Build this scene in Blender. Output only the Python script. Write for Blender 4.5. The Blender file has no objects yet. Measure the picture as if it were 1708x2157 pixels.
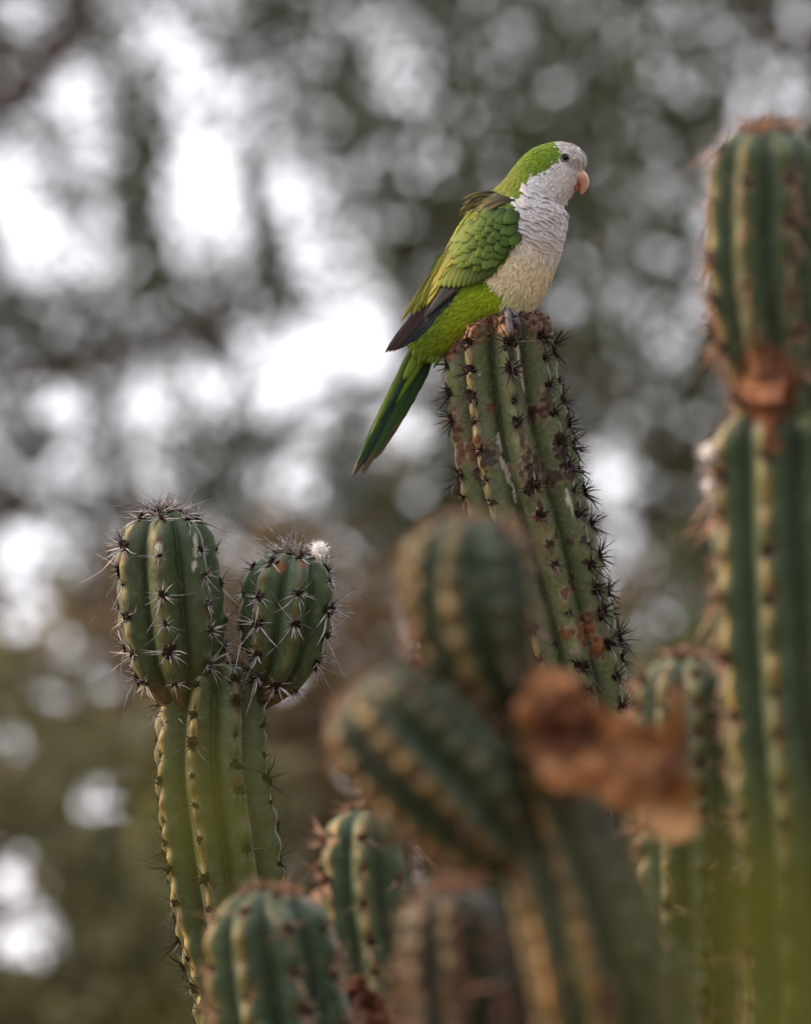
import bpy, math, random
import numpy as np
from mathutils import Vector, Matrix
from mathutils.bvhtree import BVHTree

# ------------------------------------------------------------------ camera, sky, sun, exposure
S = bpy.context.scene
COL = S.collection
PITCH = math.radians(4.5)
K = 0.5875 / 6 / 1708            # tangent of one unit of the 1708 x 2157 working picture
CAM = np.array([0.0, 0.0, 1.6])
FWD = np.array([0, math.cos(PITCH), math.sin(PITCH)])
UP = np.array([0, -math.sin(PITCH), math.cos(PITCH)])
RIGHT = np.array([1.0, 0, 0])

cam_d = bpy.data.cameras.new('camera')
cam = bpy.data.objects.new('camera', cam_d)
COL.objects.link(cam)
cam.location = CAM
cam.rotation_euler = (math.pi / 2 + PITCH, 0, 0)
cam_d.sensor_fit = 'VERTICAL'
cam_d.sensor_height = 36.0
cam_d.lens = 36.0 / (2157 * K)
cam_d.clip_end = 2000
cam_d.clip_start = 0.05
cam_d.dof.use_dof = True
cam_d.dof.focus_distance = 5.97
cam_d.dof.aperture_fstop = cam_d.lens / 42.0     # 42 mm wide pupil
S.camera = cam

SUN_AZ, SUN_EL = math.radians(-80), math.radians(24)   # low from the left
sun_dir = Vector((math.sin(SUN_AZ) * math.cos(SUN_EL), math.cos(SUN_AZ) * math.cos(SUN_EL), math.sin(SUN_EL)))
world = bpy.data.worlds.new('World')
S.world = world
world.use_nodes = True
wn, wl = world.node_tree.nodes, world.node_tree.links
wn.clear()
sky = wn.new('ShaderNodeTexSky')
sky.sky_type = 'NISHITA'
sky.sun_disc = False
sky.sun_elevation = SUN_EL
sky.sun_rotation = SUN_AZ
tc = wn.new('ShaderNodeTexCoord')
cn = wn.new('ShaderNodeTexNoise')
cn.inputs['Scale'].default_value = 2.2
cn.inputs['Detail'].default_value = 4
wl.new(tc.outputs['Generated'], cn.inputs['Vector'])
cr = wn.new('ShaderNodeValToRGB')
cr.color_ramp.elements[0].position = 0.3
cr.color_ramp.elements[0].color = (7.0, 6.8, 7.25, 1)
cr.color_ramp.elements[1].position = 0.7
cr.color_ramp.elements[1].color = (9.4, 9.15, 9.8, 1)
wl.new(cn.outputs['Fac'], cr.inputs['Fac'])
mx = wn.new('ShaderNodeMix')
mx.data_type = 'RGBA'
mx.inputs[0].default_value = 0.88
wl.new(sky.outputs['Color'], mx.inputs[6])
wl.new(cr.outputs['Color'], mx.inputs[7])
bg = wn.new('ShaderNodeBackground')
bg.inputs['Strength'].default_value = 0.145
wl.new(mx.outputs[2], bg.inputs['Color'])
wo = wn.new('ShaderNodeOutputWorld')
wl.new(bg.outputs['Background'], wo.inputs['Surface'])

sun_d = bpy.data.lights.new('sun', 'SUN')
sun_d.energy = 3.2
sun_d.angle = math.radians(12)
sun_d.color = (1.0, 0.64, 0.33)
sun_o = bpy.data.objects.new('sun', sun_d)
COL.objects.link(sun_o)
sun_o.location = (-6, -4, 8)
sun_o.rotation_euler = sun_dir.to_track_quat('Z', 'Y').to_euler()

S.view_settings.view_transform = 'Standard'
S.view_settings.look = 'None'
S.view_settings.gamma = 1.0
S.view_settings.exposure = 0.86
S.render.engine = 'CYCLES'
S.cycles.use_denoising = True
S.cycles.max_bounces = 5
S.cycles.diffuse_bounces = 3
S.cycles.caustics_reflective = False
S.cycles.caustics_refractive = False

# ------------------------------------------------------------------ helpers
rng = np.random.default_rng(7)
random.seed(7)


def lin(r, g, b):
    c = np.array([r, g, b]) / 255.0
    return np.where(c <= 0.04045, c / 12.92, ((c + 0.055) / 1.055) ** 2.4)


def smooth(a, b, x):
    t = np.clip((x - a) / (b - a), 0, 1)
    return t * t * (3 - 2 * t)


def vnoise(p, seed=0):
    """value noise in [-1, 1] for points p (n, 3)"""
    p = np.asarray(p, float)
    i = np.floor(p).astype(np.int64)
    f = p - i
    f = f * f * (3 - 2 * f)
    out = np.zeros(len(p))
    for dx in (0, 1):
        for dy in (0, 1):
            for dz in (0, 1):
                q = i + (dx, dy, dz)
                h = (q[:, 0] * 374761393 + q[:, 1] * 668265263 + q[:, 2] * 2147483647 + seed * 974711) & 0x7fffffff
                h = ((h ^ (h >> 13)) * 1274126177) & 0x7fffffff
                h = ((h ^ (h >> 16)) & 0xffff) / 32767.5 - 1
                w = (f[:, 0] if dx else 1 - f[:, 0]) * (f[:, 1] if dy else 1 - f[:, 1]) * (f[:, 2] if dz else 1 - f[:, 2])
                out += h * w
    return out


def fbm(p, seed=0, o=3):
    p = np.asarray(p, float)
    a, s, t = 1.0, 0.0, 0.0
    r = 0
    for k in range(o):
        r = r + a * vnoise(p * 2 ** k, seed + k)
        t += a
        a *= 0.5
    return r / t


class Frame:
    """local working frame at distance d: picture units x, y and z towards the camera, all the same length"""
    def __init__(self, d):
        self.s = K * d
        self.o = CAM + FWD * d

    def w(self, p):
        p = np.atleast_2d(np.asarray(p, float))
        return (self.o + np.outer((p[:, 0] - 854) * self.s, RIGHT)
                + np.outer((1078.5 - p[:, 1]) * self.s, UP) - np.outer(p[:, 2] * self.s, FWD))

    def y_at_height(self, h):
        """picture y at which z = 0 plane of this frame has world height h"""
        return 1078.5 - (h - self.o[2]) / UP[2] / self.s


def thing(name, label, cat, loc, group=None):
    o = bpy.data.objects.new(name, None)
    o.empty_display_size = 0.05
    COL.objects.link(o)
    o.location = Vector(loc)
    o['label'] = label
    o['category'] = cat
    if group:
        o['group'] = group
    return o


def world_loc(o):
    l = Vector((0, 0, 0))
    while o is not None:
        l += o.location
        o = o.parent
    return np.array(l)


def make_mesh(name, v, f, col=None, smooth_sh=True, attrs=None, mats=(), midx=None):
    me = bpy.data.meshes.new(name)
    v = np.asarray(v, float)
    me.from_pydata(v.tolist(), [], f if isinstance(f, list) else f.tolist())
    if col is not None:
        a = me.color_attributes.new('Col', 'FLOAT_COLOR', 'POINT')
        c4 = np.ones((len(v), 4))
        c4[:, :3] = col
        a.data.foreach_set('color', c4.ravel())
    for k, arr in (attrs or {}).items():
        a = me.attributes.new(k, 'FLOAT', 'POINT')
        a.data.foreach_set('value', np.asarray(arr, float))
    for m in mats:
        me.materials.append(m)
    if midx is not None:
        me.polygons.foreach_set('material_index', np.asarray(midx, np.int32))
    if smooth_sh:
        me.polygons.foreach_set('use_smooth', np.ones(len(me.polygons), bool))
    me.update()
    return me


def link(name, me, parent=None, loc=(0, 0, 0)):
    o = bpy.data.objects.new(name, me)
    COL.objects.link(o)
    o.parent = parent
    o.location = loc
    return o


def part(name, v_world, f, mat, parent, **kw):
    off = world_loc(parent) if parent else np.zeros(3)
    me = make_mesh(name, np.asarray(v_world) - off, f, mats=(mat,), **kw)
    return link(name, me, parent)


def catmull(pts, n=16):
    pts = np.asarray(pts, float)
    P = np.vstack([2 * pts[0] - pts[1], pts, 2 * pts[-1] - pts[-2]])
    out = []
    for i in range(1, len(P) - 2):
        for t in np.linspace(0, 1, n, endpoint=False):
            a, b, c, d = P[i - 1], P[i], P[i + 1], P[i + 2]
            out.append(0.5 * ((2 * b) + (-a + c) * t + (2 * a - 5 * b + 4 * c - d) * t * t + (-a + 3 * b - 3 * c + d) * t ** 3))
    out.append(P[-2])
    return np.array(out)


def tube(pts, rad, n=8, cap=True):
    """tapered tube along pts; returns verts, faces"""
    pts = np.asarray(pts, float)
    rad = np.broadcast_to(np.asarray(rad, float), (len(pts),))
    T = np.gradient(pts, axis=0)
    T /= np.linalg.norm(T, axis=1)[:, None] + 1e-12
    ref = np.array([0.31, 0.87, 0.38])
    v = []
    for p, t, r in zip(pts, T, rad):
        e1 = np.cross(t, ref)
        e1 /= np.linalg.norm(e1) + 1e-12
        e2 = np.cross(t, e1)
        a = np.linspace(0, 2 * np.pi, n, endpoint=False)
        v.append(p + r * (np.cos(a)[:, None] * e1 + np.sin(a)[:, None] * e2))
    v = np.vstack(v)
    f = []
    m = len(pts)
    for i in range(m - 1):
        for j in range(n):
            f.append([i * n + j, i * n + (j + 1) % n, (i + 1) * n + (j + 1) % n, (i + 1) * n + j])
    if cap:
        f.append(list(range(n - 1, -1, -1)))
        f.append([(m - 1) * n + j for j in range(n)])
    return v, f


def join(parts):
    V, F, o = [], [], 0
    for v, f in parts:
        V.append(v)
        F += [[i + o for i in q] for q in f]
        o += len(v)
    return np.vstack(V), F


def in_poly(x, y, poly):
    x, y = np.asarray(x, float), np.asarray(y, float)
    r = np.zeros(x.shape, bool)
    n = len(poly)
    for i in range(n):
        x1, y1 = poly[i]
        x2, y2 = poly[(i + 1) % n]
        c = ((y1 > y) != (y2 > y)) & (x < (x2 - x1) * (y - y1) / (y2 - y1 + 1e-12) + x1)
        r ^= c
    return r


# ------------------------------------------------------------------ materials
def nodes_mat(name):
    m = bpy.data.materials.new(name)
    m.use_nodes = True
    n, l = m.node_tree.nodes, m.node_tree.links
    b = n['Principled BSDF']
    return m, n, l, b


def noise_mat(name, c1, c2, scale=20, rough=0.8, detail=4, bump=0.0, bscale=None, spec=0.3, transl=0.0, p0=0.35, p1=0.65):
    m, n, l, b = nodes_mat(name)
    t = n.new('ShaderNodeTexCoord')
    x = n.new('ShaderNodeTexNoise')
    x.inputs['Scale'].default_value = scale
    x.inputs['Detail'].default_value = detail
    l.new(t.outputs['Object'], x.inputs['Vector'])
    r = n.new('ShaderNodeValToRGB')
    r.color_ramp.elements[0].position = p0
    r.color_ramp.elements[1].position = p1
    r.color_ramp.elements[0].color = (*c1, 1)
    r.color_ramp.elements[1].color = (*c2, 1)
    l.new(x.outputs['Fac'], r.inputs['Fac'])
    l.new(r.outputs['Color'], b.inputs['Base Color'])
    b.inputs['Roughness'].default_value = rough
    b.inputs['Specular IOR Level'].default_value = spec
    if bump:
        y = n.new('ShaderNodeTexNoise')
        y.inputs['Scale'].default_value = bscale or scale * 3
        y.inputs['Detail'].default_value = 5
        l.new(t.outputs['Object'], y.inputs['Vector'])
        bp = n.new('ShaderNodeBump')
        bp.inputs['Strength'].default_value = bump
        bp.inputs['Distance'].default_value = 0.002
        l.new(y.outputs['Fac'], bp.inputs['Height'])
        l.new(bp.outputs['Normal'], b.inputs['Normal'])
    if transl:
        tr = n.new('ShaderNodeBsdfTranslucent')
        l.new(r.outputs['Color'], tr.inputs['Color'])
        ms = n.new('ShaderNodeMixShader')
        ms.inputs[0].default_value = transl
        l.new(b.outputs[0], ms.inputs[1])
        l.new(tr.outputs[0], ms.inputs[2])
        l.new(ms.outputs[0], n['Material Output'].inputs['Surface'])
    return m


def col_mat(name, scale=400, amount=0.35, rough=0.6, spec=0.3, bump=0.2, bscale=600, bdist=0.0006, stretch=None, transl=0.0, sheen=0.0):
    """vertex colour broken up by fine procedural noise and bump"""
    m, n, l, b = nodes_mat(name)
    a = n.new('ShaderNodeAttribute')
    a.attribute_name = 'Col'
    t = n.new('ShaderNodeTexCoord')
    x = n.new('ShaderNodeTexNoise')
    x.inputs['Scale'].default_value = scale
    x.inputs['Detail'].default_value = 5
    l.new(t.outputs['Object'], x.inputs['Vector'])
    mr = n.new('ShaderNodeMapRange')
    mr.inputs[1].default_value = 0.3
    mr.inputs[2].default_value = 0.7
    mr.inputs[3].default_value = 1 - amount
    mr.inputs[4].default_value = 1 + amount
    l.new(x.outputs['Fac'], mr.inputs[0])
    mu = n.new('ShaderNodeVectorMath')
    mu.operation = 'MULTIPLY'
    l.new(a.outputs['Color'], mu.inputs[0])
    l.new(mr.outputs[0], mu.inputs[1])
    l.new(mu.outputs[0], b.inputs['Base Color'])
    b.inputs['Roughness'].default_value = rough
    b.inputs['Specular IOR Level'].default_value = spec
    if sheen:
        b.inputs['Sheen Weight'].default_value = sheen
    if bump:
        y = n.new('ShaderNodeTexNoise')
        y.inputs['Scale'].default_value = bscale
        y.inputs['Detail'].default_value = 4
        l.new(t.outputs['Object'], y.inputs['Vector'])
        bp = n.new('ShaderNodeBump')
        bp.inputs['Strength'].default_value = bump
        bp.inputs['Distance'].default_value = bdist
        l.new(y.outputs['Fac'], bp.inputs['Height'])
        l.new(bp.outputs['Normal'], b.inputs['Normal'])
    if transl:
        tr = n.new('ShaderNodeBsdfTranslucent')
        l.new(mu.outputs[0], tr.inputs['Color'])
        ms = n.new('ShaderNodeMixShader')
        ms.inputs[0].default_value = transl
        l.new(b.outputs[0], ms.inputs[1])
        l.new(tr.outputs[0], ms.inputs[2])
        l.new(ms.outputs[0], n['Material Output'].inputs['Surface'])
    return m


M_GROUND = noise_mat('dry_soil', lin(92, 76, 58), lin(128, 108, 84), 3, 0.95, bump=0.5, bscale=40)
M_CACTUS = col_mat('cactus_skin', 260, 0.22, 0.5, 0.35, 0.35, 700, 0.0008)
M_SPINE_D = noise_mat('spine_dark', lin(28, 22, 21), lin(70, 60, 57), 160, 0.6, spec=0.3)
M_SPINE_L = noise_mat('spine_grey', lin(58, 52, 51), lin(176, 173, 172), 140, 0.55, spec=0.35)
M_SPINE_P = noise_mat('spine_pink', lin(112, 80, 64), lin(172, 138, 114), 120, 0.55, spec=0.35)
M_FELT = noise_mat('areole_felt', lin(18, 13, 12), lin(56, 42, 35), 500, 0.95, bump=0.6, bscale=1500, spec=0.1)
M_FLUFF = noise_mat('white_down', lin(244, 243, 244), lin(252, 252, 252), 300, 0.9, spec=0.1, transl=0.15)
M_DRY = col_mat('dead_leaf', 60, 0.3, 0.8, 0.2, 0.4, 200, 0.002, transl=0.25)
M_BARK = noise_mat('bark', lin(44, 36, 32), lin(82, 72, 64), 12, 0.9, bump=0.6, bscale=50)
M_LEAF = col_mat('tree_leaf', 8, 0.15, 0.6, 0.25, 0.0, transl=0.25)
M_WEED = noise_mat('weed_leaf', lin(92, 96, 34), lin(108, 110, 44), 60, 0.6, spec=0.2, transl=0.35)
M_BODY = col_mat('bird_skin', 900, 0.2, 0.85, 0.15, 0.4, 1500, 0.0005)
M_PLUM = col_mat('bird_plumage', 1500, 0.16, 0.85, 0.12, 0.3, 2500, 0.0003, transl=0.12, sheen=0.1)
M_FEATH = col_mat('bird_feather', 1100, 0.16, 0.62, 0.25, 0.35, 2200, 0.0003, transl=0.06)
M_BEAK = noise_mat('beak_horn', lin(186, 142, 120), lin(208, 168, 146), 120, 0.42, spec=0.4)
M_BEAK2 = noise_mat('beak_horn_dark', lin(140, 82, 62), lin(166, 106, 84), 150, 0.45, spec=0.4)
M_EYE, _n, _l, _b = nodes_mat('bird_eye')
_b.inputs['Base Color'].default_value = (0.008, 0.006, 0.006, 1)
_b.inputs['Roughness'].default_value = 0.06
_b.inputs['Specular IOR Level'].default_value = 0.2
M_RING = noise_mat('eye_ring', lin(70, 66, 66), lin(98, 92, 90), 900, 0.8)
M_TOE = noise_mat('toe_skin', lin(82, 80, 86), lin(128, 124, 130), 900, 0.75, bump=0.8, bscale=1600, spec=0.25)
M_CLAW = noise_mat('claw', lin(36, 34, 36), lin(60, 56, 58), 500, 0.4)

# ------------------------------------------------------------------ the setting: ground
g = 500.0
gv, gf = [], []
N = 40
for i in range(N + 1):
    for j in range(N + 1):
        a, b = (i / N * 2 - 1), (j / N * 2 - 1)
        x, y = math.copysign(abs(a) ** 2.5, a) * g, math.copysign(abs(b) ** 2.5, b) * g
        gv.append((x, y + 10, 0.0))
for i in range(N):
    for j in range(N):
        q = i * (N + 1) + j
        gf.append([q, q + N + 1, q + N + 2, q + 1])
ground = part('ground', np.array(gv), gf, M_GROUND, None)
ground['kind'] = 'structure'

# ------------------------------------------------------------------ background trees
#            picture x, y, radius, strength of the openings in the foliage
GAPS = [(170, 290, 120, 1), (440, 400, 120, 1), (450, 560, 120, 1), (300, 130, 110, .95), (390, 150, 70, .95), (800, 135, 85, .95),
        (50, 60, 80, .8), (40, 480, 110, 1), (130, 600, 100, .95), (230, 640, 80, .8), (650, 580, 90, .95), (760, 560, 80, .8), (600, 270, 80, .85),
        (700, 250, 60, .8), (870, 275, 90, .85), (1040, 300, 60, .7), (720, 800, 150, 1), (740, 700, 110, 1), (640, 900, 120, .95), (850, 880, 130, .9),
        (330, 870, 110, .8), (450, 860, 90, .8), (300, 1000, 90, .6), (560, 960, 70, .7), (1300, 930, 85, .95), (1330, 1060, 80, .9), (1290, 1160, 60, .7),
        (1270, 420, 50, .95), (1200, 640, 90, .85), (1340, 640, 50, .5), (40, 1850, 100, .74), (70, 1970, 130, .82), (110, 1430, 115, .74), (30, 1330, 70, .8), (340, 1620, 70, .75),
        (70, 1190, 115, .74), (200, 1120, 80, .75), (1380, 130, 60, .5), (1290, 30, 60, .55), (1650, 150, 60, .45), (1090, 10, 60, .5), (460, 30, 60, .6), (15, 1560, 120, .72),
        (1000, 170, 50, .5), (20, 820, 50, .5), (1330, 1320, 35, .7), (200, 1040, 60, .45), (1630, 30, 60, .4), (235, 1690, 115, .70), (1500, 60, 50, .4),
        (830, 1050, 70, .55), (600, 400, 45, .5), (680, 440, 45, .5), (520, 740, 50, .6), (1450, 420, 50, .35), (1400, 1480, 50, .3), (340, 2130, 40, .5)]
DARKS = [(480, 655, 110, 30, .9), (100, 870, 120, 70, .8), (1380, 560, 110, 130, .6), (1120, 60, 120, 90, .6), (560, 1090, 160, 90, .7),
         (700, 460, 90, 60, .3), (60, 730, 110, 40, .6), (230, 1850, 90, 90, .5), (600, 30, 120, 60, .5), (640, 1580, 230, 200, .97), (690, 420, 100, 100, .95), (330, 330, 40, 120, .6)]


def opening_map():
    """openness of the foliage on a 4-unit grid, with many small peepholes of sky"""
    X, Y = np.meshgrid(np.arange(-300, 2000, 4.0), np.arange(-300, 2400, 4.0))
    o = np.zeros(X.shape)
    for gx, gy, r, s in GAPS:
        o = np.maximum(o, s * np.exp(-(((X - gx) ** 2 + (Y - gy) ** 2) / (r * r * .62)) ** 1.5 * 0.8))
    for gx, gy, rx, ry, s in DARKS:
        o *= 1 - s * np.exp(-(((X - gx) / rx) ** 2 + ((Y - gy) / ry) ** 2))
    P = np.stack([X, Y, np.zeros_like(X)], -1).reshape(-1, 3)
    rag = fbm(P / 48, 9, 3).reshape(X.shape)
    soft = o.copy()
    o = smooth(.40, .62, o + .42 * rag) * (.75 + .25 * o)
    r = np.random.default_rng(33)
    holes = []
    mask = fbm(P / 210, 44, 2).reshape(X.shape)
    for _ in range(5200):
        hx, hy = r.uniform(-300, 2000), r.uniform(-300, 2350)
        iy, ix = int((hy + 300) / 4), int((hx + 300) / 4)
        iy, ix = min(iy, soft.shape[0] - 1), min(ix, soft.shape[1] - 1)
        w = .022 + .16 * smooth(-.05, .45, mask[iy, ix]) + .25 * soft[iy, ix]
        if hy > 1150:
            w *= .8 if hx < 300 else .2
        if r.random() > w or any((hx - a) ** 2 + (hy - b) ** 2 < 56 ** 2 for a, b in holes):
            continue
        holes.append((hx, hy))
        rad = r.choice([22, 27, 32, 38, 46], p=[.25, .3, .25, .12, .08])
        ys, xs = slice(max(0, iy - 14), iy + 15), slice(max(0, ix - 14), ix + 15)
        d = np.hypot(X[ys, xs] - hx, (Y[ys, xs] - hy) * r.uniform(.85, 1.15))
        o[ys, xs] = np.maximum(o[ys, xs], (d < rad) * 1.0)
    return o


OMAP = opening_map()


def openness(x, z, dist):
    """how open the foliage is at lateral x and height z, for foliage standing at that distance"""
    if dist < 12:
        return np.full(len(x), 0.1)
    dist = 25.0 if dist > 22 else dist
    dp = dist / math.cos(PITCH)
    px = 854 + x / (K * dp)
    py = 1078.5 - (np.tan(np.arctan2(z - CAM[2], dist) - PITCH)) / K
    ix, iy = ((px + 300) / 4).astype(int), ((py + 300) / 4).astype(int)
    ins = (ix >= 0) & (iy >= 0) & (ix < OMAP.shape[1]) & (iy < OMAP.shape[0])
    o = OMAP[np.clip(iy, 0, OMAP.shape[0] - 1), np.clip(ix, 0, OMAP.shape[1] - 1)]
    far = 0.5 + 0.5 * vnoise(np.stack([x * 2.2, z * 2.2, np.full(len(x), dist)], 1), 3)
    return np.where(ins, o, np.clip(far + .3, 0, 0.9))


def leaf_mesh(c, size, col_a, col_b, seed):
    """rhombic leaves at centres c"""
    r = np.random.default_rng(seed)
    n = len(c)
    d = r.normal(size=(n, 3)) * (1, 1, 0.8) + (0, 0, -0.35)
    d /= np.linalg.norm(d, axis=1)[:, None]
    q = r.normal(size=(n, 3))
    w = np.cross(d, q)
    w /= np.linalg.norm(w, axis=1)[:, None] + 1e-9
    L = size * r.uniform(0.7, 1.3, n)[:, None]
    W = L * r.uniform(0.24, 0.34, n)[:, None]
    v = np.stack([c - d * L * .5, c + w * W - d * L * .08, c + d * L * .5, c - w * W - d * L * .08], 1).reshape(-1, 3)
    f = np.arange(4 * n).reshape(n, 4)
    t = np.clip(r.normal(0.5, 0.3, n), 0, 1)[:, None]
    cc = np.repeat(col_a * (1 - t) + col_b * t, 4, axis=0)
    return v, f, cc


def limb_path(p0, p1, sag, seed, n=9):
    r = np.random.default_rng(seed)
    t = np.linspace(0, 1, n)[:, None]
    p = np.array(p0) * (1 - t) + np.array(p1) * t
    p = p + r.normal(size=(n, 3)) * 0.04 * np.linalg.norm(np.array(p1) - np.array(p0)) * np.sin(t * np.pi)
    p[:, 2] += sag * np.sin(t[:, 0] * np.pi)
    return catmull(p, 4)


def tree(name, label, base, height, limbs, crown_box, n_leaf, size, ca, cb, seed, group, base_open=0.0, trunk_r=0.14, cat='tree', lean=0.0):
    o = thing(name, label, cat, (base[0], base[1], 0), group)
    r = np.random.default_rng(seed)
    top = np.array([base[0] + lean, base[1], height])
    tp = limb_path((base[0], base[1], -0.05), top, 0, seed)
    v, f = tube(tp, np.linspace(trunk_r, trunk_r * 0.3, len(tp)), 10)
    part('trunk', v, f, M_BARK, o)
    for i, (p0, p1, r0, sag) in enumerate(limbs):
        lp = limb_path(p0, p1, sag, seed + 10 + i)
        v, f = tube(lp, np.linspace(r0, r0 * 0.25, len(lp)), 8)
        tw = [(v, f)]
        for k in range(10):
            a = lp[r.integers(6, len(lp))]
            e = a + r.normal(size=3) * (0.28, 0.25, 0.25)
            tw.append(tube(np.array([a, (a + e) / 2 + r.normal(size=3) * .03, e]), [r0 * .18, r0 * .12, r0 * .05], 5))
        v, f = join(tw)
        part('limb', v, f, M_BARK, o)
    (x0, x1), (y0, y1), (z0, z1) = crown_box
    m = n_leaf // 10
    c = np.stack([r.uniform(x0, x1, m), r.uniform(y0, y1, m), r.uniform(z0, z1, m)], 1)
    e = ((c - [(x0 + x1) / 2, (y0 + y1) / 2, (z0 + z1) / 2]) / [(x1 - x0) / 2, (y1 - y0) / 2, (z1 - z0) / 2])
    rr = (np.abs(e) ** 2.6).sum(1) + 0.25 * vnoise(c * 1.1, seed)
    c = c[rr < 1.15]
    lc = np.repeat(c, 16, axis=0) + r.normal(size=(len(c) * 16, 3)) * 0.10
    op = np.clip(openness(lc[:, 0], lc[:, 2], base[1]) + base_open, 0, 0.99)
    lc = lc[r.random(len(lc)) > op]
    v, f, cc = leaf_mesh(lc, size, ca, cb, seed)
    part('crown', v, f, M_LEAF, o, col=cc, smooth_sh=False)
    return o


C1, C2 = lin(37, 44, 24), lin(75, 82, 44)
tree('broadleaf_tree', 'leafy tree with a thick dark limb slanting up behind the forked cactus', (-2.6, 24.0), 7.5,
     [((-2.5, 24, 2.4), (-0.9, 23.6, 5.6), 0.09, .1), ((-2.3, 24, 3.0), (0.6, 24.2, 3.9), 0.05, .12), ((-2.5, 24, 3.4), (-4.8, 24, 6.2), 0.09, .2),
      ((-2.4, 24, 3.9), (-0.2, 24.4, 6.9), 0.07, .2), ((-2.3, 24, 2.2), (-0.6, 24, 3.2), 0.05, .1), ((-2.5, 24, 3.6), (-0.1, 22.6, 3.95), 0.045, .12), ((-2.5, 24, 3.0), (-0.62, 22.5, 5.15), 0.1, .0)],
     ((-5.5, 0.6), (22.8, 25.2), (2.3, 8.2)), 150000, 0.056, C1, C2, 21, 'trees behind the cacti', trunk_r=0.17, lean=0.3)
tree('broadleaf_tree', 'dense dark leafy tree standing behind the tall thick cactus', (2.9, 26.0), 8.0,
     [((2.8, 26, 2.6), (0.8, 26, 5.6), 0.08, .2), ((2.9, 26, 3.2), (5.2, 26, 6.6), 0.09, .2), ((2.8, 26, 2.3), (0.2, 25.7, 3.7), 0.06, .15),
      ((2.9, 26, 4.2), (1.6, 26.3, 7.2), 0.07, .2)],
     ((-0.1, 6.2), (24.8, 27.3), (2.2, 8.8)), 170000, 0.056, C1 * .9, C2 * .95, 22, 'trees behind the cacti', trunk_r=0.18)
tree('slender_tree', 'thin leafed far tree glimpsed through gaps behind the parakeet', (1.7, 32.0), 8.5,
     [((1.7, 32, 3.0), (0.2, 32, 5.2), 0.07, .2), ((1.7, 32, 3.4), (3.3, 32, 5.8), 0.07, .2), ((1.7, 32, 4.4), (0.6, 32, 7.4), 0.06, .2)],
     ((-0.4, 4.5), (30.5, 33.5), (2.4, 9.0)), 20000, 0.08, C1, C2, 23, 'trees behind the cacti', base_open=0.3, trunk_r=0.12)
for i, (bx, by, w, h, la, ca, cb) in enumerate([
        (-1.5, 18.0, 1.25, 2.72, 'olive bush with pale gaps low behind the forked cactus', lin(66, 66, 42), lin(112, 110, 74)),
        (-0.1, 19.5, 1.2, 2.95, 'brownish bush between the forked cactus and the perch cactus', lin(64, 52, 34), lin(104, 88, 60)),
        (1.4, 18.5, 1.3, 2.8, 'dark green bush low behind the tall thick cactus', lin(44, 52, 28), lin(80, 88, 50))]):
    tree('bush', la, (bx, by), h * 0.8, [((bx, by, .3), (bx - w * .7, by, h * .85), 0.03, .1), ((bx, by, .3), (bx + w * .7, by, h * .85), 0.03, .1), ((bx, by, .5), (bx + w * .2, by, h * .95), 0.025, .05)],
         ((bx - w, bx + w), (by - .8, by + .8), (0.2, h)), 42000, 0.06, ca, cb, 40 + i, 'bushes behind the cacti', trunk_r=0.05, cat='bush')

# unseen trees added right of and behind the viewer to block sky light
for i, (bx, by, cb_, la) in enumerate([
        (8.0, 5.0, ((4.2, 12.0), (0.5, 10.0), (2.0, 9.5)), 'wide unseen tree added beyond the tall cactus to block sky light'),
        (4.5, -6.5, ((0.0, 9.5), (-10.0, -3.2), (2.2, 9.5)), 'wide unseen tree added across from the cacti to block sky light'),
        (-6.0, -8.0, ((-12.0, -0.5), (-12.0, -4.0), (1.6, 10.5)), 'tall unseen tree added at the far end to block low sky light')]):
    o_ = tree('added_shade_tree', la, (bx, by), 6.5, [((bx, by, 2.2), (bx - 2.2, by + 1.5, 6.0), 0.12, .3), ((bx, by, 2.4), (bx + 2.2, by - 1, 6.5), 0.12, .3), ((bx, by, 2.6), (bx, by + 2.2, 6.8), 0.1, .3)],
              cb_, 16000, 0.26, C1, C2, 60 + i, 'added unseen trees blocking sky light', trunk_r=0.25)

# ------------------------------------------------------------------ cacti
GREEN = lin(70, 96, 70)
GREEN_D = lin(50, 74, 54)
CREST = lin(150, 138, 86)
CREST_Y = lin(176, 150, 82)
BROWN = lin(96, 66, 48)
DARKBR = lin(52, 38, 32)


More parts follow.
